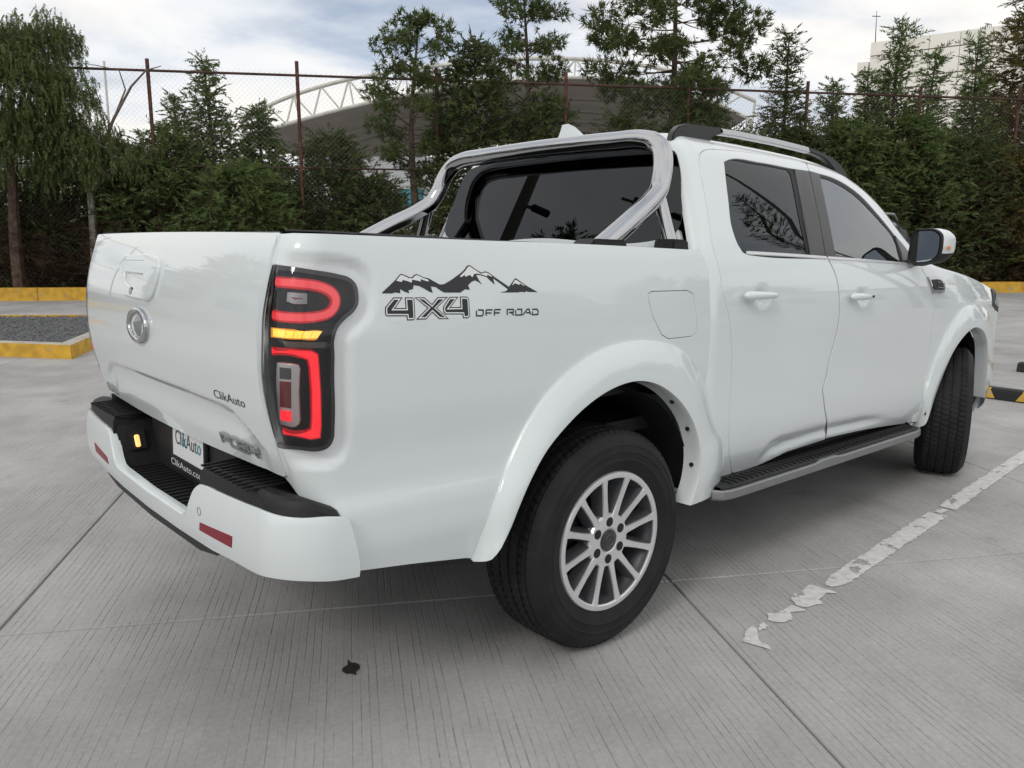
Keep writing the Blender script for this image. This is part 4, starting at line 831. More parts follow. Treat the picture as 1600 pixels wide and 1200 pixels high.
panel('pillar_trim', [(.8765, 1.385), (.964, 1.378), (.950, 1.1855), (.951, .984), (.8605, .984), (.8640, 1.185)], F_cab, M['trim'], fdoor, h=.05, off=.002, edge=.008, rim=.003)
panel('mirror_sail', sp([(1.672, 1.165), (1.752, 1.105), (1.797, 1.03), (1.812, .968), (1.665, .9705), (1.676, 1.05)], .03, closed=True, corner=45), F_cab, M['trim'], fdoor, h=.05, off=.003, edge=.008, rim=.003)
ch = ribbon(sp([(.225, .9795), (.5, .9795), (.862, .9775)], .05), .0048); panel('belt_moulding', ch, F_cab, M['bright'], rdoor, h=.05, off=.004, edge=.008, rim=.003)
ch = ribbon(sp([(.880, .9770), (1.3, .974), (1.80, .9680)], .05), .0048); panel('belt_moulding', ch, F_cab, M['bright'], fdoor, h=.05, off=.004, edge=.008, rim=.003)
def handle(u0, u1, t0, par, lock):
    n = 16; us = np.linspace(u0, u1, n); P, N, _, _ = surf_eval(F_cab, np.array([(u, t0) for u in us])); rad = []; pts = []
    for i in range(n):
        s = i/(n-1); rad.append(max(.004, .0185*(1-.35*s)*min(1, sqrt(max(0, 1-(1-min(1, s/.12))**2)))*min(1, sqrt(max(0, 1-(1-min(1, (1-s)/.06))**2))+.15)))
        pts.append(tuple(P[i]+N[i]*(.020+.016*sin(pi*min(1, max(0, s*.95+.03))))))
    mb = MB(); mb.tube(pts, rad, 14); o = mb.build('door_handle', M['paint'], par, smooth=True, autosmooth=1.4)
    if lock:
        P, N, _, _ = surf_eval(F_cab, np.array([(u0+.165, t0)])); mb = MB(); mb.bar(P[0]+N[0]*.045, P[0]+N[0]*.0525, .006, 12); mb.build('key_lock', M['gloss_black'], par)
handle(.136, .372, .806, rdoor, False); handle(1.012, 1.240, .798, fdoor, True)
seam(gap_r, F_cab, rdoor); seam(sp(gm_lo, .03), F_cab, rdoor); seam(sp(D['fdoor_front'], .02), F_cab, fdoor); seam(dtop, F_cab, fdoor); seam([(.8845, 1.409), (.8975, 1.4358)], F_cab, rdoor); seam(sp(db, .03), F_cab, rdoor, w=.008)
# ---- fender, bonnet, front
UF = 4.02-.22-.575+.22*pi/2-.003
fcut = np.array(outF); fcc = np.array([2.66, .02]); fcut = fcc+(fcut-fcc)*.95; fcut[0] = (2.09, .0); fcut[-1] = (3.25, .0)
fen = cat(sp(D['fdoor_front'], .02)+[.001, 0], [(1.894, .978), (1.94, .991), (2.10, 1.051)], [(2.6, 1.085), (UF-.02, 1.085)], [(UF-.01, .36)], [(3.20, .36)], sp(rev(fcut), .03, corner=60)[9:], [(2.0885, .05)])
fender = panel('front_fender', inset(fen, .0020), F_cab, M['paint'], truck, h=.03, edge=.02, rim=.0014); RIGHT.append(fender)
vo = sp(D['vent'], .012, closed=True, corner=50)
panel('fender_badge', vo, F_cab, M['chrome'], fender, h=.03, off=.010, edge=.010, rim=.003)
panel('fender_badge_grille', sp(inset(D['vent'], .016), .02, closed=True), F_cab, M['lamp_black'], fender, h=.03, off=.012, edge=.002, rim=.0006)
vc = D['vent'].mean(0); surf_tube('fender_badge_frame', F_cab, [(vc[0]-.045, vc[1]+.013), (vc[0]+.045, vc[1]+.013), (vc[0]+.052, vc[1]+.004), (vc[0]+.052, vc[1]-.016), (vc[0]-.040, vc[1]-.016)], .002, .0135, M['badge'], fender, close=True, n=6)
bn = cat([(2.18, TMAX-TMAX), (2.18, 1.40-TMAX), (2.175, 1.11-TMAX), (2.3, 1.095-TMAX), (2.6, 1.090-TMAX), (UF-.10, 1.090-TMAX)], [(UF-.09, 1.3-TMAX), (UF-.08, 1.7-TMAX), (UF-.075, 0)])
hood_o = cat(bn[1:-1], [(UF-.075, 0)], [(a, -b) for a, b in bn[1:-1][::-1]], [(2.18, 0)])
hood = panel('bonnet', hood_o, F_top, M['paint'], truck, h=.05, edge=.02, rim=.004)
panel('cowl_panel', cat([(2.10, 1.06-TMAX), (2.19, 1.06-TMAX), (2.21, 1.5-TMAX), (2.22, 0), (2.21, TMAX-1.5), (2.19, TMAX-1.06), (2.10, TMAX-1.06), (2.13, 0)]), F_top, M['plastic'], truck, h=.06, off=-.016, edge=0)
fb = panel('front_bumper', [(3.24, .0), (UF, .0), (UF, .352), (3.21, .352), (3.245, .2)], F_cab, M['paint'], truck, h=.04, edge=.02, rim=.004); RIGHT.append(fb)
hl = panel('headlight', sp([(3.10, .80), (3.32, .74), (UF-.03, .72), (UF-.03, .94), (3.30, .985), (3.16, .96)], .03, closed=True, corner=40), F_cab, M['lamp_black'], truck, h=.04, off=.004, edge=.01, rim=.003); RIGHT.append(hl)
panel('headlight_lens', sp([(3.18, .82), (3.32, .78), (UF-.06, .76), (UF-.06, .90), (3.30, .94)], .03, closed=True, corner=40), F_cab, M['badge'], hl, h=.04, off=.007, edge=.002, rim=.001)
def F_front(y, z): return W((4.018, y, z))
pts = [F_cab0(UF+.002, t) for t in np.linspace(.02, TB+.06, 50)]; hf = np.array([(q[1], q[2]) for q in pts])
front_o = cat(hf, [(-a, b) for a, b in hf[::-1]])
front = panel('front_fascia', front_o, F_front, M['paint'], truck, h=.08, edge=.02, rim=.003)
panel('grille', sp([(-.52, .80), (.52, .80), (.56, 1.0), (.50, 1.20), (-.50, 1.20), (-.56, 1.0)], .05, closed=True, corner=30), F_front, M['gloss_black'], front, h=.1, off=.006, edge=.006)
for k in range(6):
    mb = MB(); mb.box(W((4.030, 0, .84+.062*k)), (.012, .98, .016)); mb.build('grille_slat', M['chrome'], front, bevel=.003)
panel('air_intake', [(-.6, .52), (.6, .52), (.64, .68), (-.64, .68)], F_front, M['plastic_dark'], front, h=.1, off=.004, edge=.004)
# inner linings so that no gap shows daylight
def lining(name, u0, u1, t0, t1, off, mat, full=False):
    F = F_top if full else F_cab; o = [(u0, t0), (u1, t0), (u1, t1), (u0, t1)]
    return panel(name, resample(o+[o[0]], 80)[:-1], F, mat, truck, h=.08, off=off, edge=0)
RIGHT.append(lining('door_lining', .02, 2.12, .03, .955, -.045, M['dash']))
lining('headliner', .06, 1.40, 1.46-TMAX, TMAX-1.46, -.03, M['dash'], True)
RIGHT.append(lining('rocker_panel', .16, 2.06, .0, .14, -.06, M['plastic_dark']))
# ---- front door mirror
def mirror_part():
    prof = [(-.868, 1.300), (-.866, 1.38), (-.872, 1.435), (-.890, 1.458), (-.93, 1.464), (-.985, 1.460), (-1.012, 1.440), (-1.020, 1.39), (-1.012, 1.335), (-.99, 1.308), (-.93, 1.290)]
    pr = sp(np.array(prof), .012, closed=True, corner=80); c = pr.mean(0); secs = [(2.300, .94, 0), (2.297, 1.0, 0), (2.31, 1.03, -.004), (2.34, 1.04, -.016), (2.38, 1.0, -.026), (2.42, .88, -.030), (2.45, .66, -.040), (2.465, .30, -.036)]
    n = len(pr); V = []
    for x, s, dy_ in secs: V += [(x, c[0]+(a-c[0])*s+dy_*(1 if a < c[0] else .5), c[1]+(b-c[1])*s) for a, b in pr]
    Fc = [(i*n+k, i*n+(k+1) % n, (i+1)*n+(k+1) % n, (i+1)*n+k) for i in range(len(secs)-1) for k in range(n)]+[tuple((len(secs)-1)*n+k for k in range(n))]
    zmid = 1.345; up = [f for f in Fc if np.mean([V[i][2] for i in f]) > zmid and np.mean([V[i][0] for i in f]) > 2.305]; lo = [f for f in Fc if f not in up]
    mb = MB(); mb.add(V, lo); body = mb.build('side_mirror', M['plastic'], truck, smooth=True, autosmooth=.9)
    mb = MB(); mb.add(V, up); mb.build('mirror_cap', M['paint'], body, smooth=True, autosmooth=.9)
    g = inset(pr, .010); mb = MB(); mb.add([(2.302+.06*(a-c[0]), a, b) for a, b in g], [tuple(range(len(g)))]); mb.build('mirror_glass', M['mirror'], body)
    g = inset(pr, .003); mb = MB(); mb.add([(2.304, a, b) for a, b in g], [tuple(range(len(g)))]); mb.build('mirror_backing', M['plastic_dark'], body)
    mb = MB(); mb.tube([(2.42, -.845, 1.305), (2.40, -.90, 1.302), (2.38, -.95, 1.318)], [.030, .026, .030], 10); mb.build('mirror_arm', M['plastic'], body, smooth=True)
    mb = MB(); mb.box((2.335, -1.048, 1.372), (.05, .012, .018), Matrix.Rotation(.25, 3, 'Z')); mb.build('turn_signal', M['orange_lens'], body, bevel=.003)
    RIGHT.append(body)
mirror_part()
# ---- roof rails, antenna
def rail_piece(poly, mat, par=None, name='roof_rail', y=-.60, w=.034):
    mb = MB(); mb.prism(poly, (0, y-w/2, 0), (1, 0, 0), (0, 0, 1), (0, 1, 0), w); return mb.build(name, mat, par or truck, bevel=.005, smooth=True, autosmooth=.5)
rr = rail_piece([(.97, 1.869), (1.1, 1.869), (1.4, 1.860), (1.60, 1.850), (1.71, 1.843), (1.71, 1.817), (1.60, 1.824), (1.4, 1.834), (1.1, 1.843), (.97, 1.843)], M['bright'])
rail_piece([(.655, 1.79), (.668, 1.828), (.700, 1.855), (.76, 1.869), (.99, 1.8705), (1.005, 1.848), (.96, 1.842), (.92, 1.825), (.905, 1.80), (.7, 1.79)], M['trim'], rr, 'rail_end')
rail_piece([(1.69, 1.8455), (1.80, 1.833), (1.93, 1.810), (2.01, 1.785), (2.07, 1.75), (2.09, 1.72), (1.99, 1.72), (1.94, 1.76), (1.87, 1.793), (1.80, 1.809), (1.69, 1.8225)], M['trim'], rr, 'rail_end')
RIGHT.append(rr)
mb = MB(); V = []
for k, (x, z, w) in enumerate([(.632, 1.845, .030), (.640, 1.880, .022), (.652, 1.913, .012), (.690, 1.922, .011), (.735, 1.912, .014), (.785, 1.885, .020), (.83, 1.852, .026)]): V += [(x, -w, 1.835), (x, -w*.6, (z+1.835)/2), (x, 0, z), (x, w*.6, (z+1.835)/2), (x, w, 1.835)]
mb.add(V, [(5*i+j, 5*i+j+1, 5*i+j+6, 5*i+j+5) for i in range(6) for j in range(4)]+[(0, 1, 2, 3, 4), (34, 33, 32, 31, 30)]); mb.build('roof_antenna', M['paint'], truck, smooth=True, autosmooth=.8)
# ---- sport bar
hp = [(.02, -.815, 1.370), (.24, -.776, 1.478), (.385, -.742, 1.548), (.445, -.726, 1.588), (.480, -.712, 1.640), (.503, -.698, 1.700), (.520, -.674, 1.745), (.529, -.634, 1.775), (.533, -.575, 1.790), (.535, -.42, 1.797), (.536, -.2, 1.801), (.536, 0, 1.803)]
hp = hp+[(x, -y, z) for x, y, z in hp[:-1][::-1]]
mb = MB(); mb.tube([tuple(q) for q in smooth_path(hp, .015, corner=170)], .038, 28); bar = mb.build('sport_bar', M['chrome'], truck, smooth=True)
for s in (-1, 1):
    mb = MB(); mb.tube([(.438, s*.738, 1.560), (.428, s*.812, 1.375)], .026, 18); mb.build('brace_tube', M['chrome'], bar, smooth=True)
    for (x0, x1, zt) in ((-.075, .135, 1.412), (.375, .475, 1.412)):
        mb = MB(); mb.prism([(x0, 1.372), (x1, 1.366), (x1-.008, zt-.004), (x0+.05 if x1 > .1 and x0 < 0 else x0+.008, zt)], (0, s*.812-.046, 0), (1, 0, 0), (0, 0, 1), (0, 1, 0), .092); mb.build('bar_foot', M['plastic'], bar, bevel=.006)
# ---- running board
def rbz(x): return .449-.0235*(x-.7)
def rby(x): return -.988+.019*(x-.6)
xs = np.concatenate([[.575, .60, .64], np.linspace(.70, 2.40, 40), [2.46, 2.50]])
def prof_t(x):
    z = rbz(x); ins = .050 if x < .59 else (.015 if x < .62 else (.004 if x < .66 else (0 if x < 2.42 else (.01 if x < 2.48 else .03)))); y = rby(x)+ins; k = .008*sstep(1.30, 1.34, x)*(1-sstep(1.50, 1.54, x))
    return z, y, k
V = []
for x in xs:
    z, y, k = prof_t(x); V += [(x, y+.010, z-.042), (x, y, z-.034), (x, y, z-.006+k), (x, y+.004, z-.001+k), (x, y+.016, z+k), (x, -.80, z-.042)]
m = 6; mb = MB(); mb.add(V, [(i*m+j, i*m+(j+1) % m, (i+1)*m+(j+1) % m, (i+1)*m+j) for i in range(len(xs)-1) for j in range(m)]+[tuple(range(m)), tuple(range(len(V)-m, len(V)))[::-1]])
board = mb.build('running_board', M['satin'], truck, smooth=True, autosmooth=.5)
V = []
for x in xs[1:-1]:
    z, y, k = prof_t(x); V += [(x, y+.012, z-.01), (x, y+.014, z+.006), (x, y+.022, z+.009), (x, -.81, z+.012), (x, -.80, z+.06)]
m = 5; mb = MB(); n = len(xs)-2; mb.add(V, [(i*m+j, i*m+j+1, (i+1)*m+j+1, (i+1)*m+j) for i in range(n-1) for j in range(m-1)]+[tuple(range(m)), tuple(range(len(V)-m, len(V)))[::-1]])
mb.build('step_tread', M['plastic'], board, smooth=True, autosmooth=.5)
for k in range(46):
    x = .68+.0385*k; z = rbz(x); mb = MB(); mb.tube([(x, rby(x)+.03, z+.0105), (x+.012, rby(x)+.06, z+.0125), (x+.004, rby(x)+.10, z+.013)], .0035, 5); mb.build('rib', M['plastic'], board)
RIGHT.append(board)
# ---- wheels
def tyre_mesh():
    prof = [(.236, -.100), (.243, -.113), (.252, -.120), (.262, -.122), (.270, -.128), (.286, -.1325), (.288, -.1345), (.291, -.1345), (.293, -.1333), (.313, -.1345), (.3150, -.1362), (.3185, -.1362), (.3205, -.1342), (.336, -.1315), (.338, -.1328), (.341, -.1322), (.352, -.124), (.364, -.115), (.366, -.1145), (.372, -.109), (.379, -.100)]
    NB = len(prof)
    ribs = [(-.094, -.070), (-.062, -.026), (-.018, .018), (.026, .062), (.070, .094)]
    hi = []
    for a, b in ribs:
        R = .3880-abs((a+b)/2)**2*.35
        hi += [len(prof)+1, len(prof)+2, len(prof)+3] if True else []
        prof += [(R-.0085, a-.0005), (R-.0012, a), (R, (a*.7+b*.3)), (R, (a*.3+b*.7)), (R-.0012, b), (R-.0085, b+.0005)]
    prof += [(r, -a) for r, a in prof[:NB][::-1]]
    nr = len(prof)
    def mod(k, j):
        if NB <= j < NB+30:
            rib = (j-NB)//6; q = (j-NB) % 6; ph = (k+rib*2+(q >= 3)*1) % 4
            if 1 <= q <= 4 and ph == 0: return -.0065 if rib in (0, 4) else -.0042
        if NB-4 <= j < NB and (k//2) % 2 == 0: return -.0018
        return 0
    V, F_ = lathe(prof, 320, mod=mod); me = mesh_raw('tyre', V, F_, None); me.set_sharp_from_angle(angle=.55); return me
ME = {}
ME['tyre'] = tyre_mesh()
def make_wheel(loc, rz):
    if 'rim' not in ME:
        mb = MB(); n = 72
        V, F_ = lathe([(.246, -.104), (.2465, -.116), (.2435, -.1225), (.2395, -.1235), (.2275, -.1235), (.2235, -.121), (.222, -.100)], n); mb.add(V, F_)
        V, F_ = lathe([(.0005, -.104), (.040, -.1045), (.044, -.108), (.082, -.1085), (.092, -.107), (.096, -.100), (.096, -.08)], n); mb.add(V, F_)
        for k in range(12):
            a = 2*pi*k/12+.18; R = Matrix.Rotation(-a, 3, 'Y'); sec = [(.080, .0185, -.1080), (.098, .0130, -.1095), (.15, .0108, -.1140), (.20, .0112, -.1195), (.229, .0150, -.1232)]
            Vq = []
            for r, w, y in sec: Vq += [R @ Vector((r, y+.006, -w)), R @ Vector((r, y, -w*.86)), R @ Vector((r, y, w*.86)), R @ Vector((r, y+.006, w))]
            mb.add(Vq, [(4*i+j, 4*i+j+1, 4*i+j+5, 4*i+j+4) for i in range(4) for j in range(3)])
        o = mb.build('wheel', M['alloy'], None, smooth=True, autosmooth=.45); ME['rim'] = o.data; bpy.data.objects.remove(o)
        mb = MB()
        for k in range(12):
            a = 2*pi*k/12+.18; R = Matrix.Rotation(-a, 3, 'Y'); Vq = []
            for r, w, y in [(.075, .019, -.104), (.098, .0140, -.1045), (.15, .0120, -.109), (.20, .0125, -.1145), (.2265, .0165, -.118)]: Vq += [R @ Vector((r, y, -w)), R @ Vector((r, y, w)), R @ Vector((r, -.066, w*1.9)), R @ Vector((r, -.066, -w*1.9))]
            mb.add(Vq, [(4*i+j, 4*i+(j+1) % 4, 4*i+4+(j+1) % 4, 4*i+4+j) for i in range(4) for j in range(4)])
        V, F_ = lathe([(.2225, -.116), (.2215, -.108), (.217, -.095), (.208, -.07), (.205, .11)], n); mb.add(V, F_)
        o = mb.build('spoke_backing', M['alloy_dark'], None, smooth=True, autosmooth=.5); ME['back'] = o.data; bpy.data.objects.remove(o)
        mb = MB(); V, F_ = lathe([(.0005, -.045), (.155, -.045), (.158, -.04), (.158, -.02), (.06, -.018)], 48); mb.add(V, F_); V, F_ = lathe([(.0005, .0), (.206, .0)], 32); mb.add(V, F_)
        o = mb.build('brake_disc', M['steel_dark'], None, smooth=True, autosmooth=.5); ME['disc'] = o.data; bpy.data.objects.remove(o)
        mb = MB(); V, F_ = lathe([(.0005, -.1105), (.033, -.111), (.038, -.109), (.039, -.104)], 32); mb.add(V, F_); V, F_ = lathe([(.017, -.1105), (.0185, -.1125), (.0205, -.1125), (.022, -.1108)], 24); mb.add(V, F_)
        o = mb.build('centre_cap', M['gloss_black'], None, smooth=True, autosmooth=.5); ME['cap'] = o.data; bpy.data.objects.remove(o)
        mb = MB(); V, F_ = lathe([(.0005, -.1092), (.0168, -.1092), (.0168, -.100)], 20); mb.add(V, F_); V, F_ = lathe([(.0005, -.1105), (.0075, -.1105), (.0078, -.1088)], 6); mb.add(V, F_)
        o = mb.build('wheel_nut', M['plastic_dark'], None); ME['nut'] = o.data; bpy.data.objects.remove(o)
    w = link('wheel', ME['rim'], M['alloy'], truck); w.location = loc; w.rotation_euler = (0, 0, rz)
    for nm, k, mt in (('tyre', 'tyre', 'rubber'), ('spoke_backing', 'back', 'alloy_dark'), ('brake_disc', 'disc', 'steel_dark'), ('centre_cap', 'cap', 'gloss_black')): link(nm, ME[k], M[mt], w)
    for i in range(6):
        o = link('wheel_nut', ME['nut'], M['plastic_dark'], w); a = 2*pi*i/6+.5; o.location = (.0665*cos(a), 0, .0665*sin(a))
make_wheel((0, -.815, .387), 0); make_wheel((3.20, -.765, .387), radians(23))
make_wheel((0, .815, .387), pi); make_wheel((3.20, .765, .387), pi+radians(23))
# ---- chassis and interior
mb = MB()
for s in (-1, 1): mb.box((1.4, s*.42, .56), (5.0, .09, .14))
for x in (-.9, -.3, .6, 1.4, 2.2, 3.6): mb.box((x, 0, .57), (.10, .84, .10))
mb.bar((0, -.72, .385), (0, .72, .385), .045, 12); mb.box((0, .05, .385), (.24, .26, .24)); mb.bar((0, .05, .40), (2.0, 0, .50), .035, 10); mb.box((1.9, 0, .52), (.9, .42, .22)); mb.box((1.5, 0, .72), (4.9, 1.5, .05))
mb.bar((-.95, .45, .42), (.5, .45, .42), .035, 12); mb.build('chassis', M['plastic_dark'], truck)
def seat(x, y, w, rear=False):
    mb = MB(); mb.box((x, y, .93), (.50, w, .16)); mb.box((x-.24, y, 1.22), (.15, w*.94, .58), Matrix.Rotation(-.22, 3, 'Y'))
    o = mb.build('seat', M['seat'], truck, bevel=.05, smooth=True, autosmooth=.7)
    for yy in ((y,) if not rear else (y-.42, y, y+.42)):
        hm = MB(); hm.box((x-.33, yy, 1.585), (.09, .25, .15)); hm.build('headrest', M['seat'], o, bevel=.035, smooth=True, autosmooth=.7); hm = MB()
        for k in (-.05, .05): hm.bar((x-.31, yy+k, 1.44), (x-.33, yy+k, 1.56), .007, 8)
        hm.build('headrest_post', M['badge'], o)
seat(1.72, -.38, .50); seat(1.72, .38, .50); seat(1.16, 0, 1.30, True)
mb = MB(); mb.prism([(2.02, .72), (1.98, 1.10), (2.04, 1.25), (2.26, 1.315), (2.62, 1.31), (2.66, .72)], (0, -.78, 0), (1, 0, 0), (0, 0, 1), (0, 1, 0), 1.56); dash = mb.build('dashboard', M['dash'], truck, bevel=.02, smooth=True, autosmooth=.6)
mb = MB(); mb.box((1.995, -.0, 1.22), (.025, .26, .17), Matrix.Rotation(-.2, 3, 'Y')); mb.build('screen', M['gloss_black'], dash, bevel=.01)
mb = MB(); mb.prism([(2.02, 1.22), (2.02, 1.29), (2.10, 1.345), (2.22, 1.34), (2.26, 1.28)], (0, .22, 0), (1, 0, 0), (0, 0, 1), (0, 1, 0), .36); mb.build('instrument_hood', M['dash'], dash, bevel=.02)
R_ = Matrix.Rotation(-.45, 3, 'Y'); mb = MB(); c = Vector((1.90, .40, 1.17)); ringp = [c+R_ @ Vector((0, .19*cos(a), .19*sin(a))) for a in np.linspace(0, 2*pi, 28, endpoint=False)]
mb.tube(ringp, .016, 8, close=True); sw = mb.build('steering_wheel', M['dash'], truck, smooth=True); mb = MB(); mb.box(c, (.05, .16, .12), R_)
for a in (0, pi, 1.5*pi): mb.bar(c, c+R_ @ Vector((0, .18*cos(a), .18*sin(a))), .014, 8)
mb.bar(c, (2.1, .40, 1.08), .035, 10); mb.build('wheel_hub', M['dash'], sw)
mb = MB(); mb.box((2.10, 0, 1.665), (.03, .24, .07)); mb.build('inside_mirror', M['trim'], truck, bevel=.01)
# ---- mirror to the left
for o in list(RIGHT):
    m2 = mirrored(o, parent=truck)
    for c in list(o.children):
        if c.name.split('.')[0] in ('mountain_decal', 'snow_print', 'lettering', 'lettering_outline', 'lettering_fill', 'fuel_door', 'fuel_pocket'): continue
        mirrored(c, parent=m2)
# ================================================================== kerbs, planting bed, island
CV = Vector(CAM); DV_ = d_.copy(); RV_ = r2.copy(); UV_ = u2.copy()
def pix_dir(px, py): return DV_+RV_*((px-800)/FPX)-UV_*((py-600)/FPX)
def at(px, py, dep): return CV+pix_dir(px, py)*dep                       # point at a depth along the view
FB = Vector((1.98+.528*.9, 18.14+.85*.9, 0)); FE = Vector((.8493, -.5279, 0)); FN = Vector((.5279, .8493, 0))
def on_fence(px, py, back=0.0):                                          # point on the upright plane of the fence, pushed back
    v = pix_dir(px, py); t = ((FB+FN*back-CV).dot(FN))/v.dot(FN); return CV+v*t
M['yellow'] = pmat('yellow_kerb_paint', (.62, .36, .035), .6, noise=.18, nscale=7, bump=.2, bscale=60)
def chip(m):
    t = m.node_tree; b = t.nodes['Principled BSDF']; src_ = b.inputs['Base Color'].links[0].from_socket; g_ = t.nodes.new('ShaderNodeNewGeometry'); n = t.nodes.new('ShaderNodeTexNoise'); n.inputs['Scale'].default_value = 5.5; n.inputs['Detail'].default_value = 8; n.inputs['Roughness'].default_value = .7; t.links.new(g_.outputs['Position'], n.inputs['Vector'])
    r = t.nodes.new('ShaderNodeMapRange'); t.links.new(n.outputs['Fac'], r.inputs['Value']); r.inputs['From Min'].default_value = .60; r.inputs['From Max'].default_value = .63; x = t.nodes.new('ShaderNodeMix'); x.data_type = 'RGBA'; t.links.new(r.outputs[0], x.inputs['Factor']); t.links.new(src_, x.inputs['A']); x.inputs['B'].default_value = (.36, .33, .27, 1); t.links.new(x.outputs['Result'], b.inputs['Base Color'])
chip(M['yellow'])
M['kerb_top'] = pmat('bare_kerb_concrete', (.42, .39, .33), .85, noise=.15, nscale=9, bump=.2, bscale=80)
M['soil'] = pmat('soil', (.06, .045, .032), .95, noise=.4, nscale=3, bump=.6, bscale=20)
M['gravel'] = pmat('gravel_stone', (.11, .112, .115), .85, noise=.5, nscale=30)
M['rust'] = pmat('rusty_steel', (.085, .036, .022), .85, noise=.5, nscale=9, bump=.3, bscale=120)
M['rust_dark'] = pmat('dark_rusty_rail', (.055, .026, .018), .8, noise=.4, nscale=7)
M['wire'] = pmat('galvanised_wire', (.34, .31, .28), .6, metal=.4)
kb = tag(empty('kerb', (K0[0], K0[1], 0)), 'long yellow painted kerb in front of the rusty fence', 'kerb')
for k in range(-16, 14):
    a = Vector((K0[0], K0[1], 0))+FE*(k*2.5); mb = MB(); R = Matrix.Rotation(atan2(FE.y, FE.x), 3, 'Z'); mb.box(a+FE*1.25+FN*.14+Vector((0, 0, .135)), (2.494, .28, .30), R)
    o = mb.build('kerb_block', M['yellow'], None, bevel=.012); o.data.transform(Matrix.Translation(-Vector(kb.location))); o.parent = kb
mb = MB(); a = Vector((K0[0], K0[1], 0)); q = [a-FE*14+FN*.27, a+FE*40+FN*.27, a+FE*40+FN*16, a-FE*14+FN*16]
nx = 60; ny = 14; V = []; rnd = random.Random(3)
for j in range(ny+1):
    for i in range(nx+1): p = a+FE*(-40+80*i/nx)+FN*(.27+15.7*j/ny); V.append((p.x, p.y, .21+rnd.uniform(-.03, .05)+(.25 if j > 2 else .0)*min(1, (j-2)/3)))
mb.add(V, [(j*(nx+1)+i, j*(nx+1)+i+1, (j+1)*(nx+1)+i+1, (j+1)*(nx+1)+i) for j in range(ny) for i in range(nx)]); bed = tag(mb.build('soil', M['soil'], None, smooth=True), kind='structure')
# traffic island
IA, IB, IC, ID = Vector((.297, 7.80)), Vector((2.25, 11.45)), Vector((-2.0, 14.6)), Vector((-3.9, 13.4))
isl = tag(empty('traffic_island', (0, 10, 0)), 'gravel island with chipped yellow kerb left of the tailgate', 'island')
ip = np.array([IA, IB, IC, ID]); ii = inset(ip, .17); ip = ip if area2(ip) > 0 else ip[::-1]
for k in range(4):
    a, b = ip[k], ip[(k+1) % 4]; c, d = ii[(k+1) % 4], ii[k]; n = max(1, int(np.linalg.norm(b-a)/1.6))
    for s in range(n):
        t0, t1 = s/n+.0008, (s+1)/n-.0008; P = [a+(b-a)*t0, a+(b-a)*t1, d+(c-d)*t1, d+(c-d)*t0]
        mb = MB(); mb.add([(p[0], p[1]-10, -.01) for p in P]+[(p[0], p[1]-10, .168) for p in P], [(0, 1, 5, 4), (1, 2, 6, 5), (2, 3, 7, 6), (3, 0, 4, 7), (3, 2, 1, 0)]); o = mb.build('kerb_block', M['yellow'], isl)
        mb = MB(); mb.add([(p[0], p[1]-10, .168) for p in P]+[(p[0], p[1]-10, .172) for p in inset(np.array(P), .012)], [(0, 1, 5, 4), (1, 2, 6, 5), (2, 3, 7, 6), (3, 0, 4, 7), (4, 5, 6, 7)]); mb.build('kerb_top', M['kerb_top'], o)
mb = MB(); mb.add([(p[0], p[1]-10, .125) for p in ii], [(0, 1, 2, 3)]); mb.build('gravel_bed', M['gravel'], isl)
rs = np.random.RandomState(7); n = 5200; lo = ii.min(0); hi = ii.max(0); pt = rs.uniform(lo, hi, (n*3, 2)); pt = pt[inside(pt, ii)][:n]; n = len(pt)
octv = np.array([(1, 0, 0), (-1, 0, 0), (0, 1, 0), (0, -1, 0), (0, 0, 1), (0, 0, -1)], float); octf = np.array([(0, 2, 4), (2, 1, 4), (1, 3, 4), (3, 0, 4)])
sc = rs.uniform(.014, .034, (n, 1, 1))*rs.uniform(.6, 1.2, (n, 1, 3)); rot = rs.uniform(0, 6.28, n); v = octv[None]*sc; vx = v[:, :, 0]*np.cos(rot)[:, None]-v[:, :, 1]*np.sin(rot)[:, None]; vy = v[:, :, 0]*np.sin(rot)[:, None]+v[:, :, 1]*np.cos(rot)[:, None]
V = np.stack([vx+pt[:, None, 0], vy+pt[:, None, 1]-10, v[:, :, 2]+.128+rs.uniform(0, .012, (n, 1))], 2).reshape(-1, 3); T = (octf[None]+6*np.arange(n)[:, None, None]).reshape(-1, 3)
me = tri_mesh('gravel', V, T); o = link('gravel', me, M['gravel'], isl); tag(o, kind='stuff')
# ================================================================== fence
fence = tag(empty('chainlink_fence', tuple(FB)), 'tall rusty chainlink fence with posts and rails between the trees', 'fence')
def fpos(x): t = (x-FB.x)/FE.x; return FB+FE*t
FH = 5.46
for i, x in enumerate([-28.9, -26.1, -23.3, -20.5, -17.7, -14.9, -12.1, -9.3, -6.5, -3.7, -1.0, 1.80, 4.58, 7.41, 10.21, 12.90, 15.62, 18.39, 21.12, 23.70, 26.5]):
    p = fpos(x); lean = Vector((rnd.uniform(-.03, .03), rnd.uniform(-.03, .03), 0)); mb = MB(); mb.bar(p-FB, p-FB+lean+Vector((0, 0, FH+rnd.uniform(-.03, .06))), .043, 10)
    if x == 1.80: mb = MB(); mb.bar(p-FB+Vector((.25, 0, 0)), p-FB+Vector((-.05, 0, 4.2)), .06, 10)
    mb.build('post', M['rust'], fence, smooth=True)
a, b = fpos(-29), fpos(27)
for z, r, mt in ((5.19, .030, 'rust_dark'), (3.07, .022, 'rust_dark')): mb = MB(); mb.bar(a-FB+Vector((0, 0, z)), b-FB+Vector((0, 0, z)), r, 8); mb.build('rail', M[mt], fence, smooth=True)
Lf = (b-a).length; V = []; T = []; pit = .118; z0, z1 = .25, 5.27; hh = z1-z0
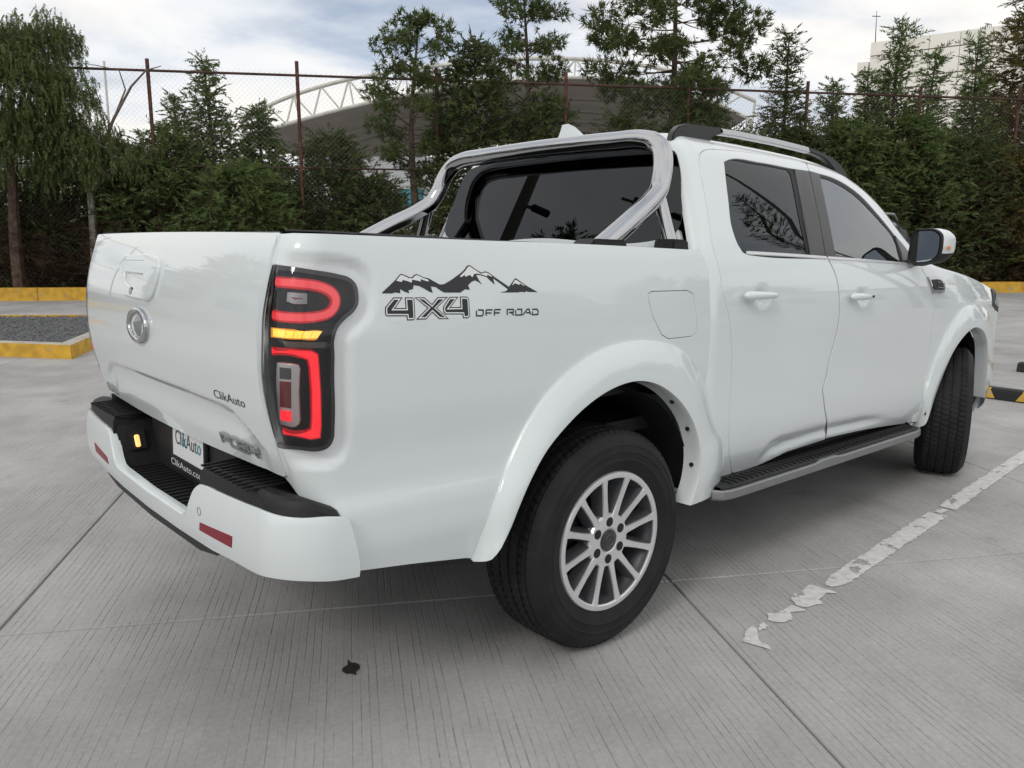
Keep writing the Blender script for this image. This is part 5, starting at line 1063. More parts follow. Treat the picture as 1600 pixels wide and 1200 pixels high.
def wire(p, q):
    o = len(V); d = (q-p).normalized(); s = FN*.0013; w = d.cross(FN).normalized()*.0013
    for c in (p, q): V.extend([tuple(c+s), tuple(c-s*.5+w*.87), tuple(c-s*.5-w*.87)])
    T.extend([(o, o+1, o+4, o+3), (o+1, o+2, o+5, o+4), (o+2, o, o+3, o+5)])
k = -hh
while k < Lf:
    for sg in (1, -1):
        s0, s1 = max(k, 0), min(k+hh, Lf)
        if s1 > s0:
            zz0, zz1 = (z0+s0-k, z0+s1-k) if sg > 0 else (z1-(s0-k), z1-(s1-k)); oz = Vector((0, 0, 0)); wire(a-FB+FE*s0+Vector((0, 0, zz0))+FN*.03, a-FB+FE*s1+Vector((0, 0, zz1))+FN*(.03+.004*sg))
    k += pit
for i in range(int(Lf/pit)): p = a-FB+FE*(i*pit)+FN*.03; wire(p+Vector((0, 0, z1)), p+Vector((.01, 0, z1+.05)))
o = link('wire_mesh', tri_mesh('wire_mesh', V, T), M['wire'], fence); tag(o, kind='stuff')
# ================================================================== vegetation
def leaf_mat(name, dark, light, rough=.7):
    m = bpy.data.materials.new(name); m.use_nodes = True; t = m.node_tree; b = t.nodes['Principled BSDF']
    at_ = t.nodes.new('ShaderNodeAttribute'); at_.attribute_name = 'tint'; r = t.nodes.new('ShaderNodeValToRGB'); t.links.new(at_.outputs['Fac'], r.inputs[0])
    r.color_ramp.elements[0].color = (*dark, 1); r.color_ramp.elements[1].color = (*light, 1); t.links.new(r.outputs[0], b.inputs['Base Color']); b.inputs['Roughness'].default_value = rough; b.inputs['Specular IOR Level'].default_value = .25
    tr = t.nodes.new('ShaderNodeBsdfTranslucent'); t.links.new(r.outputs[0], tr.inputs[0]); mx_ = t.nodes.new('ShaderNodeMixShader'); mx_.inputs[0].default_value = .35
    t.links.new(b.outputs[0], mx_.inputs[1]); t.links.new(tr.outputs[0], mx_.inputs[2]); t.links.new(mx_.outputs[0], t.nodes['Material Output'].inputs[0]); return m
M['pine'] = leaf_mat('pine_needles', (.052, .074, .026), (.140, .172, .056))
M['cedar'] = leaf_mat('cedar_fronds', (.049, .083, .028), (.162, .208, .068))
M['dark_green'] = leaf_mat('dark_fronds', (.042, .060, .024), (.120, .145, .050))
M['pirul'] = leaf_mat('pepper_tree_leaves', (.062, .088, .030), (.168, .205, .074))
M['olive'] = leaf_mat('autumn_fronds', (.050, .052, .018), (.165, .125, .034))
M['dead'] = leaf_mat('dead_twigs', (.040, .026, .017), (.105, .070, .045), .9)
M['bark'] = pmat('grey_bark', (.13, .10, .08), .9, noise=.4, nscale=8, bump=.6, bscale=30)
M['bark_red'] = pmat('brown_bark', (.085, .055, .04), .9, noise=.4, nscale=8, bump=.5, bscale=30)
M['bark_pale'] = pmat('pale_bark', (.26, .25, .21), .9, noise=.3, nscale=9, bump=.4, bscale=40)
def unit(v): return v/(np.linalg.norm(v, axis=-1, keepdims=True)+1e-9)
def sprays(rs, C, D, m, ln, wd, spread, droop, frond=True):
    """C centres, D directions -> feathery fronds (flat combs of leaflets) or needle tufts, m leaflets each"""
    n = len(C); ax = unit(D+rs.normal(0, spread*.6, (n, 3))+np.array([0, 0, -droop*.6])); L = ln*1.9*rs.uniform(.6, 1.3, (n, 1)); sd = unit(np.cross(ax, rs.normal(0, 1, (n, 3))*[.35, .35, 1]+[0, 0, .8])); C = C+rs.normal(0, ln*.3, (n, 3))
    t = np.tile(np.linspace(.02, 1.0, m), n)[:, None]; rp = lambda a: np.repeat(a, m, 0); sg = np.tile(np.where(np.arange(m) % 2 == 0, 1., -1.), n)[:, None]; sg[m-1::m] = 0
    curl = np.array([0, 0, -1.])*droop*.5
    if frond: base = rp(C)+rp(ax)*rp(L)*t+curl*rp(L)*t*t; d = unit(rp(ax)*1.0+rp(sd)*sg*1.05+rs.normal(0, .22, (n*m, 3))+curl*t); ll = rp(L)*.42*(1.1-.55*t)*rs.uniform(.7, 1.2, (n*m, 1))
    else: base = rp(C)+rs.normal(0, ln*.16, (n*m, 3)); d = unit(rp(ax)*.9+rs.normal(0, spread, (n*m, 3))); ll = rp(L)*.62*rs.uniform(.6, 1.2, (n*m, 1))
    w = unit(np.cross(d, rs.normal(0, 1, (n*m, 3)))); ww = wd*1.25*rs.uniform(.7, 1.4, (n*m, 1))
    V = np.stack([base-w*ww, base+w*ww, base+d*ll], 1).reshape(-1, 3); T = np.arange(3*n*m).reshape(-1, 3); tint = np.repeat(np.clip(np.repeat(rs.uniform(0, 1, n), m)*.7+rs.uniform(0, .3, n*m), 0, 1), 3); return V, T, tint
def crown_obj(name, parts, mat, par):
    V = np.concatenate([p[0] for p in parts]); off = np.cumsum([0]+[len(p[0]) for p in parts[:-1]]); T = np.concatenate([p[1]+o for p, o in zip(parts, off)]); ti = np.concatenate([p[2] for p in parts])
    me = tri_mesh(name, V, T); at_ = me.attributes.new('tint', 'FLOAT', 'POINT'); at_.data.foreach_set('value', ti.astype(np.float32)); return link(name, me, mat, par)
def limb(mb, rs, a, b, r0, r1, sag=0.0, n=5):
    a = np.array(a, float); b = np.array(b, float); pts = []; w = rs.normal(0, .03*np.linalg.norm(b-a), 3)
    for i in range(n+1): t = i/n; pts.append(tuple(a+(b-a)*t+w*sin(pi*t)+np.array([0, 0, sag*sin(pi*t)])))
    mb.tube(pts, [r0+(r1-r0)*i/n for i in range(n+1)], 6, cap=False)
def conifer(label, base, h, prof, seed, leaf='cedar', bark='bark_red', nb=150, up=.15, ln=.17, wd=.016, per=9, m=7, spread=.55, droop=.25, r0=.11, lean=(0, 0), kind='conifer_tree', dead=0.0, group='trees along the fence', clump=0, wob=1.0):
    m = 11; per *= 1.25
    """prof: list of (height fraction, crown radius)"""
    rs = np.random.RandomState(seed); t = tag(empty(kind, tuple(base)), label, 'tree', group); pf = np.array(prof); lean = np.array([lean[0], lean[1], 0.])
    def axis(z): f = z/h; return np.array([0, 0, z])+lean*f*h+np.array([sin(f*5+seed), cos(f*4+seed*2), 0])*.035*h*f*(1-f*.6)*1.2*wob
    mb = MB(); zz = np.linspace(0, h*.985, 12); mb.tube([tuple(axis(z)) for z in zz], [r0*(1-.93*z/h)+.006 for z in zz], 8); Cs = []; Ds = []; Cd = []; Dd = []
    fmin = pf[0, 0]; k = 0
    for i in range(nb):
        f = fmin+(1-fmin)*(1-(1-(i+rs.uniform(0, 1))/nb)**1.0); z = f*h; R = np.interp(f, pf[:, 0], pf[:, 1])*rs.uniform(.55, 1.12)
        if R < .05: R = .05
        az = i*2.399+rs.normal(0, .35); o = np.array([cos(az), sin(az), 0]); a = axis(min(z, h*.98)); el = up+rs.normal(0, .12)+.5*max(0, f-.75)
        e = a+o*R+np.array([0, 0, R*el]); sg = -.10*R*droop*2
        if (R > .35 and i % 2 == 0 and not clump) or (clump and i % 3 == 0): limb(mb, rs, a, e, max(.008, r0*.30*(1-f)+.007), .004, sg)
        nn = max(2, int(per*R/1.0)+2)
        if clump: nn = max(2, int(nn*1.0))
        if clump:
            if i % 3: continue
            br = rs.uniform(.22, .36)*(.75+.35*R); nq = int(34*(br/.3)**2)
            for q in range(nq): v = rs.normal(0, 1, 3); v = v/np.linalg.norm(v)*rs.uniform(.2, 1)**.5; Cs.append(e+v*br*np.array([1.15, 1.15, .7])); Ds.append(unit(v*.8+np.array([0, 0, .35])))
            for q in range(5): f_ = rs.uniform(.45, .9); Cs.append(a+(e-a)*f_+rs.normal(0, .06, 3)); Ds.append(unit(o+rs.normal(0, .4, 3)))
            continue
        for q in range(nn):
            u = 1-(rs.uniform(0, 1)**1.5)*(.62 if not clump else .30); c = a+(e-a)*u+np.array([0, 0, sg*sin(pi*u)])+rs.normal(0, .07+.05*R, 3); dd = unit(o*.85+rs.normal(0, .32, 3)+np.array([0, 0, up+.25]))
            (Cd if rs.uniform() < dead*(1.6-1.6*f) else Cs).append(c); (Dd if len(Cd)+len(Cs) > len(Ds)+len(Dd) and len(Cd) > len(Dd) else Ds).append(dd)
    # leader tip
    for q in range(5): Cs.append(axis(h*(.93+.014*q))); Ds.append(np.array([rs.normal(0, .3), rs.normal(0, .3), 1.]))
    mb.build('trunk', M[bark], t, smooth=True)
    crown_obj('crown', [sprays(rs, np.array(Cs), np.array(Ds), m, ln, wd, spread, droop, leaf != 'pine')], M[leaf], t)
    if Cd: crown_obj('dead_twigs', [sprays(rs, np.array(Cd), np.array(Dd), m, ln*1.1, wd*.45, spread, droop)], M['dead'], t)
    return t
def ground_at(px, back): p = on_fence(px, 440, back); return (p.x, p.y, .22)
def top_h(px, py, back): return on_fence(px, py, back).z-.22
def mpp(px, back): p = on_fence(px, 400, back); return (p-CV).dot(DV_)/FPX      # metres per photo pixel there
SPIRE = [(.02, .85), (.15, 1.0), (.45, .72), (.75, .36), (.92, .12), (1, .03)]
def spire(label, px, top, halfw, seed, back=1.2, prof=SPIRE, **k):
    s = mpp(px, back)*halfw; return conifer(label, ground_at(px, back), top_h(px, top, back), [(a, r*s) for a, r in prof], seed, **k)
# --- left: young cedars
spire('slim cedar behind the second fence post from the left', 292, 150, 52, 11, nb=170, per=11)
spire('tallest pointed cedar left of the sport bar, tip above the fence rail', 343, 98, 62, 12, nb=230, per=11)
spire('broad low cedar just left of the third fence post', 420, 168, 78, 13, nb=240, per=11, back=1.6)
spire('dark dense shrub right of the third fence post', 530, 215, 80, 14, nb=220, per=12, leaf='dark_green', prof=[(.0, .9), (.3, 1.0), (.7, .85), (.9, .5), (1, .1)], kind='evergreen_shrub', group='evergreen shrubs along the fence', back=1.0)
spire('bright green cedar bush in front of the fence rail', 385, 262, 95, 15, nb=210, per=12, back=-.35, prof=[(.0, .8), (.35, 1.0), (.7, .8), (.9, .45), (1, .1)], kind='evergreen_shrub', group='evergreen shrubs along the fence', dead=.25)
spire('olive cedar bush above the middle of the tailgate', 270, 205, 85, 16, nb=210, per=12, back=.5, leaf='cedar', prof=[(.0, .8), (.35, 1.0), (.7, .75), (.9, .4), (1, .1)], kind='evergreen_shrub', group='evergreen shrubs along the fence', dead=.2)
spire('low green bush beside the chrome brace', 590, 280, 80, 17, nb=150, per=11, back=.6, leaf='dark_green', prof=[(.0, .8), (.4, 1.0), (.75, .8), (1, .1)], kind='evergreen_shrub', group='evergreen shrubs along the fence')
# --- middle: pines over the sport bar
CLUMP = [(.42, .35), (.52, .95), (.66, 1.0), (.80, .85), (.92, .6), (1, .12)]
spire('leaning pine with open clumps left of the arched roof centre', 655, 28, 68, 21, back=.25, prof=CLUMP, leaf='pine', nb=105, per=10, m=9, ln=.13, wd=.012, spread=.9, droop=.0, up=.35, clump=1, r0=.13, kind='pine_tree')
spire('dense dark evergreen in the middle, behind the sport bar', 735, 62, 62, 22, back=.25, leaf='dark_green', nb=260, per=12, prof=[(.10, .7), (.3, 1.0), (.6, .95), (.85, .6), (1, .12)], kind='evergreen_tree')
spire('tall pine with bare forked limbs above the roof antenna', 818, -30, 60, 23, back=1.4, prof=[(.46, .5), (.58, .95), (.75, 1.0), (.88, .8), (1, .3)], leaf='pine', nb=105, per=10, m=9, ln=.13, wd=.012, spread=.9, droop=.0, up=.35, clump=1, r0=.14, kind='pine_tree')
spire('low dark evergreen below the bare forked pine', 850, 150, 62, 24, back=.25, leaf='dark_green', nb=170, per=12, prof=[(.10, .7), (.4, 1.0), (.8, .75), (1, .12)], kind='evergreen_tree')
spire('broad tall pine rising above the cab roof', 1037, -95, 118, 25, back=1.6, prof=[(.50, .35), (.58, .85), (.68, 1.0), (.82, .85), (.93, .55), (1, .15)], leaf='pine', nb=190, per=8, m=8, ln=.16, wd=.013, spread=.7, droop=.25, up=.05, r0=.17, clump=1, kind='pine_tree')
spire('rounded dark evergreen directly behind the cab', 1085, 165, 90, 26, back=.25, leaf='dark_green', nb=240, per=12, prof=[(.05, .8), (.45, 1.0), (.8, .7), (1, .1)], kind='evergreen_tree')
spire('small dark evergreen left of the shark fin antenna', 965, 172, 62, 27, back=.25, leaf='dark_green', nb=160, per=11, prof=[(.05, .8), (.45, 1.0), (.8, .7), (1, .1)], kind='evergreen_tree')
# --- right: cypresses behind the cab
SP2 = [(.02, .85), (.30, 1.0), (.52, .80), (.68, .40), (.82, .17), (1, .03)]
for lab, px, top, hw, sd, lf in [('thin cypress with bare tips right of the tall pine', 1208, 52, 60, 31, 'dark_green'), ('short cypress just left of the pale building', 1285, 130, 58, 32, 'cedar'), ('slender cypress with a sharp tip in front of the pale building', 1382, 34, 66, 33, 'cedar'),
                                  ('second cypress in front of the pale building, shorter', 1423, 78, 46, 34, 'cedar'), ('feathery cypress at the left corner of the pale building', 1330, 112, 48, 35, 'cedar'), ('narrow cypress before the right part of the pale building', 1498, 58, 52, 36, 'cedar')]:
    spire(lab, px, top, hw, sd, prof=SP2, leaf=lf, nb=230, per=11, back=.45, ln=.19, wd=.015, dead=.12)
spire('big rusty green cypress cut by the right edge', 1585, -30, 92, 37, prof=[(.22, .6), (.35, .95), (.6, 1.0), (.8, .75), (.93, .4), (1, .1)], leaf='olive', nb=260, per=9, back=1.0, bark='bark_pale', r0=.15, kind='cypress_tree')
spire('dark cypress behind the rusty green one', 1600, 20, 110, 38, prof=SP2, leaf='dark_green', nb=240, per=10, back=3.0)
HEDGE = [(.0, .85), (.35, 1.0), (.7, .85), (.9, .5), (1, .1)]
for lab, px, top, hw, sd, lf, dd in [('dark hedge shrub left of the roof rail end', 1150, 215, 80, 41, 'dark_green', .2), ('brownish hedge shrub above the front door', 1232, 205, 75, 42, 'dark_green', .45), ('green hedge shrub behind the windscreen pillar', 1310, 195, 85, 43, 'cedar', .25),
                                     ('bushy hedge shrub right above the side mirror', 1400, 190, 85, 44, 'cedar', .3), ('dark hedge shrub right of the side mirror', 1478, 215, 75, 45, 'dark_green', .35), ('olive hedge shrub near the right edge', 1550, 240, 70, 46, 'olive', .4), ('dark hedge shrub at the right edge', 1615, 250, 80, 47, 'dark_green', .35)]:
    spire(lab, px, top, hw, sd, back=.1, leaf=lf, nb=230, per=12, prof=HEDGE, kind='evergreen_shrub', group='evergreen shrubs along the fence', dead=dd)
for lab, px, top, hw, sd in [('dry brown bush at the foot of the hedge by the mirror', 1440, 330, 60, 51), ('dry brown bush at the foot of the hedge behind the bonnet', 1510, 345, 55, 52), ('dry brown bush left of the tailgate', 60, 345, 70, 53), ('dry brown bush behind the left edge of the tailgate', 190, 330, 75, 54), ('dry brown bush in the right corner below the trees', 1590, 350, 60, 55)]:
    spire(lab, px, top, hw, sd, back=.45, leaf='dead', nb=90, per=9, m=6, ln=.26, wd=.006, prof=HEDGE, kind='dry_bush', group='dry bushes along the fence')
for lab, px, top, hw, sd in [('dark evergreen shrub under the large pepper tree', 40, 270, 80, 71), ('dark evergreen shrub between the two pepper trees', 110, 262, 70, 72), ('dark evergreen shrub right of the pale pepper trunk', 205, 240, 80, 73), ('dark evergreen shrub cut by the left edge', -30, 280, 80, 74)]:
    spire(lab, px, top, hw, sd, back=1.1, leaf='dark_green', nb=170, per=10, prof=HEDGE, kind='evergreen_shrub', group='evergreen shrubs along the fence', dead=.35)
# --- weeping pepper trees on the left
def weeping(label, base, h, trunk_top, seed, domes, dens, mat='pirul', bark='bark_red', r0=.14, lean=(0, 0)):
    rs = np.random.RandomState(seed); t = tag(empty('pepper_tree', tuple(base)), label, 'tree', 'trees along the fence'); mb = MB(); B = Vector(base)
    tt = np.array(trunk_top); limb(mb, rs, (0, 0, 0), tt, r0, r0*.7, 0, 7); Cs = []; Ds = []
    for (c, rad, n) in domes:
        c = np.array(c); limb(mb, rs, tt, c, r0*.5, .02, .2, 6)
        for i in range(n):
            d = rs.normal(0, 1, 3); d[2] = abs(d[2])*.9+.05; d = d/np.linalg.norm(d); s = c+d*np.array(rad)*rs.uniform(.55, 1.0)
            if i % 6 == 0: limb(mb, rs, c, s, .016, .005, .1, 4)
            L = rs.uniform(.35, 1.0)*rad[2]*1.1; o = np.array([d[0], d[1], 0])*.25; k = int(dens*L/.10)
            for q in range(k):
                f = q/max(1, k); p = s+o*f*1.4*L+np.array([0, 0, -L*f*f*.8-L*f*.25])+rs.normal(0, .03, 3); Cs.append(p); Ds.append(np.array([o[0]*.5, o[1]*.5, -1.0]))
    mb.build('trunk', M[bark], t, smooth=True); crown_obj('crown', [sprays(rs, np.array(Cs), np.array(Ds), 11, .10, .0105, .35, .1)], M[mat], t); return t
b = on_fence(30, 440, -.45); s = mpp(30, -.45)
def rel(px, py, back, base): p = on_fence(px, py, back); return (p.x-base[0], p.y-base[1], p.z-base[2])
base = (b.x, b.y, .2)
weeping('large weeping pepper tree at the left edge', base, 7, rel(20, 250, -.3, base), 61, [(rel(10, 120, -.5, base), (1.25, 1.1, 1.3), 330), (rel(60, 70, -.2, base), (.8, .8, .9), 150), (rel(-60, 80, -.3, base), (1.2, 1.2, 1.2), 170), (rel(55, 210, -.5, base), (1.2, .9, 1.0), 300), (rel(10, 235, -.6, base), (1.2, .9, .9), 260), (rel(95, 60, -.2, base), (.5, .5, .45), 50), (rel(105, 150, -.4, base), (.7, .6, .8), 110)], 1.0)
b2 = on_fence(150, 440, -.2); base2 = (b2.x, b2.y, .2)
weeping('small weeping pepper tree with a pale trunk behind the tailgate corner', base2, 5, rel(141, 300, -.2, base2), 62, [(rel(150, 230, -.3, base2), (.8, .7, .8), 150), (rel(195, 260, -.3, base2), (.8, .6, .7), 150), (rel(110, 270, -.2, base2), (.8, .6, .8), 150), (rel(235, 250, -.1, base2), (.6, .5, .6), 80)], .9, bark='bark_pale', r0=.10)
mb = MB(); rs_ = np.random.RandomState(5)
pb = [on_fence(x, y, -.25)-Vector(base2) for x, y in [(141, 300), (155, 240), (178, 185), (205, 135), (228, 110), (252, 103)]]; mb.tube([tuple(p) for p in pb], [.05, .042, .034, .026, .018, .008], 7)
pb = [on_fence(x, y, -.25)-Vector(base2) for x, y in [(178, 185), (196, 140), (186, 110), (150, 102), (126, 98)]]; mb.tube([tuple(p) for p in pb], [.022, .018, .014, .010, .005], 6)
tr2 = [o for o in COL.objects if o.get('label', '').startswith('small weeping')][0]; mb.build('bare_branch', M['bark'], tr2, smooth=True)
# ================================================================== buildings and roof beyond the fence
M['cream'] = pmat('cream_panels', (.80, .77, .70), .8, noise=.05, nscale=.3); M['joint'] = pmat('panel_joint', (.12, .11, .10), .9); M['mem'] = pmat('roof_membrane', (.29, .26, .235), .85, noise=.12, nscale=.4)
M['truss'] = pmat('truss_paint', (.56, .55, .50), .6, noise=.12, nscale=2); M['palewall'] = pmat('pale_wall', (.50, .51, .52), .85, noise=.15, nscale=.5); M['teal'] = pmat('teal_mural', (.05, .26, .30), .7, noise=.5, nscale=1.5); M['blue'] = pmat('blue_sign', (.05, .22, .55), .6)
arch = tag(empty('arched_roof', tuple(at(780, 385, 46))), 'arched sports court roof with white truss edge beyond the fence', 'roof'); AO = Vector(arch.location)
top_px = [(378, 186), (430, 160), (520, 130), (620, 111), (720, 99), (820, 92), (900, 92), (980, 99), (1060, 113), (1120, 132), (1180, 158)]
bot_px = [(385, 212), (440, 196), (520, 174), (620, 151), (720, 134), (820, 124), (900, 121), (980, 126), (1060, 142), (1120, 162), (1170, 185)]
tp = smooth_path(top_px, 22, corner=170); bp_ = smooth_path(bot_px, 22, corner=170); n = 38; tp = resample(tp, n); bp_ = resample(bp_, n)
TP = [at(x, y, 46)-AO for x, y in tp]; BP = [at(x, y, 46)-AO for x, y in bp_]; back = Vector((DV_.x, DV_.y, 0)).normalized()
for nm, P, r in (('truss_chord', TP, .11), ('truss_chord', BP, .10)): mb = MB(); mb.tube([tuple(p) for p in P], r, 8); mb.build(nm, M['truss'], arch, smooth=True)
for i in range(0, n-2, 2):
    for p, q in ((TP[i], BP[i+1]), (BP[i+1], TP[i+2])): mb = MB(); mb.bar(p, q, .055, 6); mb.build('truss_web', M['truss'], arch)
    if i % 4 == 0: mb = MB(); mb.bar(TP[i], BP[i], .05, 6); mb.build('truss_web', M['truss'], arch)
V = []; nd = 6
for j in range(nd+1):
    for i in range(n): p = BP[i]+back*(j*30/nd)+Vector((0, 0, .05 if j == 0 else -.10)); V.append(tuple(p))
mb = MB(); mb.add(V, [(j*n+i, j*n+i+1, (j+1)*n+i+1, (j+1)*n+i) for j in range(nd) for i in range(n-1)]); mb.build('membrane', M['mem'], arch, smooth=True)
for j in range(1, nd+1):
    mb = MB(); mb.tube([tuple(BP[i]+back*(j*30/nd)+Vector((0, 0, -.45))) for i in range(n)], .07, 6); mb.build('roof_rib', M['truss'] if j == nd else M['mem'], arch, smooth=True)
for i, dp in ((0, 0), (0, 30), (n-1, 0), (n-1, 30), (n-1, 15), (0, 15)):
    p = BP[i]+back*dp; mb = MB(); mb.bar(p, Vector((p.x, p.y, -AO.z)), .16, 8); mb.bar(TP[i]+back*dp, p+Vector((0, 0, -2.5)), .07, 6); mb.build('column', M['truss'], arch, smooth=True)
# tall pale building on the right
bl = tag(empty('office_building', tuple(Vector((at(1361, 385, 95).x, at(1361, 385, 95).y, 0)))), 'tall cream windowless building with panel joints beyond the trees', 'building'); BO = Vector(bl.location)
c0 = at(1361, 66, 95)-BO; c1 = at(1720, 22, 82)-BO; H = c0.z; dirb = Vector((c1.x-c0.x, c1.y-c0.y, 0)); Lb = dirb.length; dirb.normalize(); nb_ = Vector((-dirb.y, dirb.x, 0)); nb_ = nb_ if nb_.dot(back) > 0 else -nb_
rows = [0, .22, .40, .56, .70, .82, .935, 1.0]; ncol = 7
for r in range(7):
    for c in range(ncol):
        s0, s1 = Lb*c/ncol+.03, Lb*(c+1)/ncol-.03; z0_, z1_ = H*rows[r]+.06, H*rows[r+1]-.06; q = [Vector((c0.x, c0.y, 0))+dirb*s0, Vector((c0.x, c0.y, 0))+dirb*s1]; mb = MB()
        P = [q[0], q[1], q[1]+nb_*.25, q[0]+nb_*.25]; mb.add([(p.x, p.y, z0_) for p in P]+[(p.x, p.y, z1_) for p in P], [(0, 1, 5, 4), (1, 2, 6, 5), (2, 3, 7, 6), (3, 0, 4, 7), (4, 5, 6, 7), (3, 2, 1, 0)]); mb.build('wall_panel', M['cream'], bl)
mb = MB(); o0 = Vector((c0.x, c0.y, 0)); P = [o0+nb_*.2, o0+dirb*Lb+nb_*.2, o0+dirb*Lb+nb_*30, o0+nb_*30]; mb.add([(p.x, p.y, 0) for p in P]+[(p.x, p.y, H-.1) for p in P], [(0, 1, 5, 4), (1, 2, 6, 5), (2, 3, 7, 6), (3, 0, 4, 7), (4, 5, 6, 7)]); mb.build('wall_core', M['joint'], bl)
an = at(1340, 98, 96)-BO; mb = MB(); P = [Vector((an.x, an.y, 0)), o0-dirb*.1, o0-dirb*.1+nb_*20, Vector((an.x, an.y, 0))+nb_*20]; mb.add([(p.x, p.y, 0) for p in P]+[(p.x, p.y, an.z) for p in P], [(0, 1, 5, 4), (1, 2, 6, 5), (2, 3, 7, 6), (3, 0, 4, 7), (4, 5, 6, 7)]); mb.build('annexe', M['cream'], bl)
m0 = at(1368, 66, 96)-BO; m1 = at(1370, 17, 96)-BO; mb = MB(); mb.bar(m0-Vector((0, 0, 1)), m1, .07, 6, .03); mb.bar(m1+Vector((-.4, .3, -.6)), m1+Vector((.4, -.3, -.6)), .05, 6); mb.build('mast', M['joint'], bl)
# low buildings glimpsed under the trees
def wall_box(name, label, px0, px1, dep, z0_, z1_, mat, thick=4.0, cat='building', group=None):
    a = at(px0, 385, dep); b = at(px1, 385, dep); a.z = b.z = 0; t = tag(empty(name, tuple(a)), label, cat, group); d = b-a; nn = Vector((-d.y, d.x, 0)).normalized(); nn = nn if nn.dot(back) > 0 else -nn
    mb = MB(); P = [Vector((0, 0, 0)), d, d+nn*thick, nn*thick]; mb.add([(p.x, p.y, z0_) for p in P]+[(p.x, p.y, z1_) for p in P], [(0, 1, 5, 4), (1, 2, 6, 5), (2, 3, 7, 6), (3, 0, 4, 7), (4, 5, 6, 7)]); mb.build('wall', mat, t); return t, d, nn
t, d, nn = wall_box('low_building', 'pale low building with a teal mural seen through the middle trees', 470, 700, 37, 0, 5.0, M['palewall'])
def patch(t, d, nn, f0, f1, z0_, z1_, mat, name): mb = MB(); P = [d*f0-nn*.03, d*f1-nn*.03]; mb.add([(P[0].x, P[0].y, z0_), (P[1].x, P[1].y, z0_), (P[1].x, P[1].y, z1_), (P[0].x, P[0].y, z1_)], [(0, 1, 2, 3)]); mb.build(name, mat, t)
patch(t, d, nn, .64, .84, 2.2, 3.6, M['teal'], 'mural'); patch(t, d, nn, .50, .62, 1.2, 3.4, M['joint'], 'doorway')
t, d, nn = wall_box('low_building', 'pale low building with a blue sign seen through the right hand hedge', 1180, 1720, 44, 0, 4.3, M['palewall'])
for k in range(6): patch(t, d, nn, .06+.155*k, .14+.155*k, 1.5, 2.9, M['joint'], 'window')
patch(t, d, nn, .57, .66, .3, .95, M['blue'], 'sign')
t, d, nn = wall_box('low_wall', 'grey low wall behind the trunks at the left edge', -160, 210, 25, 0, 1.75, M['palewall'], .2, 'wall')
mb = MB(); p = at(186, 385, 60); p.z = 0; mb.bar((0, 0, 0), (0, 0, at(186, 106, 60).z), .10, 8, .08); t = tag(empty('steel_pole', tuple(p)), 'thin grey pole far behind the left part of the fence', 'pole'); mb.build('shaft', M['truss'], t)
# ================================================================== wheel stops
def wheel_stop(label, x, y0, y1):
    t = tag(empty('wheel_stop', (x, (y0+y1)/2, 0)), label, 'wheel stop', 'rubber wheel stops'); L = y1-y0; mb = MB(); pr = [(-.085, 0), (-.065, .085), (-.045, .10), (.045, .10), (.065, .085), (.085, 0)]
    mb.prism(pr, (0, -L/2, 0), (1, 0, 0), (0, 0, 1), (0, 1, 0), L); mb.build('rubber_block', M['plastic'], t, bevel=.008)
    n = 5
    for k in range(n):
        c = -L/2+L*(k+.5)/n; w0, w1 = .055, .10
        mb = MB(); mb.add([(-.0855, c-w1, .012), (-.0855, c+w1, .012), (-.0665, c+w0, .0845), (-.0665, c-w0, .0845), (-.0785, c-w1, .012), (-.0785, c+w1, .012)], [(0, 1, 2, 3)])
        mb.add([(-.0657, c-w0, .0862), (-.0657, c+w0, .0862), (-.0455, c+w0, .1012), (-.0455, c-w0, .1012)], [(0, 1, 2, 3)]); mb.build('yellow_stripe', M['yellow'], t)
wheel_stop('black and yellow wheel stop in front of the truck', 6.05, -.98, .86); wheel_stop('black and yellow wheel stop farther off at the right edge', 7.95, -1.55, .27)
# ================================================================== dark suv beyond the cab
M['suv'] = pmat('dark_blue_grey_paint', (.035, .040, .050), .25, metal=.3, coat=1.0)
suv = tag(empty('parked_suv', (7.95, 3.05, 0)), 'dark suv parked beyond the truck, roof showing behind the mirror', 'suv')
def loft(secs, name, mat, par, **k):
    mb = MB(); n = len(secs[0]); mb.add([p for s in secs for p in s], [(i*n+j, i*n+(j+1) % n, (i+1)*n+(j+1) % n, (i+1)*n+j) for i in range(len(secs)-1) for j in range(n)]+[tuple(range(n))[::-1], tuple((len(secs)-1)*n+j for j in range(n))]); return mb.build(name, mat, par, smooth=True, autosmooth=.6, **k)
def sec(x, w, z0_, z1_, r=.08): return [(x, -w, z0_+r), (x, -w+r, z0_), (x, w-r, z0_), (x, w, z0_+r), (x, w, z1_-r), (x, w-r, z1_), (x, -w+r, z1_), (x, -w, z1_-r)]
loft([sec(-2.25, .80, .42, .95), sec(-2.18, .88, .30, 1.02), sec(-1.0, .91, .26, 1.06), sec(1.0, .91, .26, 1.06), sec(2.1, .88, .30, 1.0), sec(2.25, .78, .45, .92)], 'body', M['suv'], suv)
loft([sec(-2.12, .74, 1.0, 1.10), sec(-1.75, .70, 1.0, 1.60), sec(-1.45, .68, 1.0, 1.68), sec(.1, .68, 1.0, 1.71), sec(.55, .68, 1.0, 1.64), sec(1.32, .76, 1.0, 1.08)], 'cabin', M['suv'], suv)
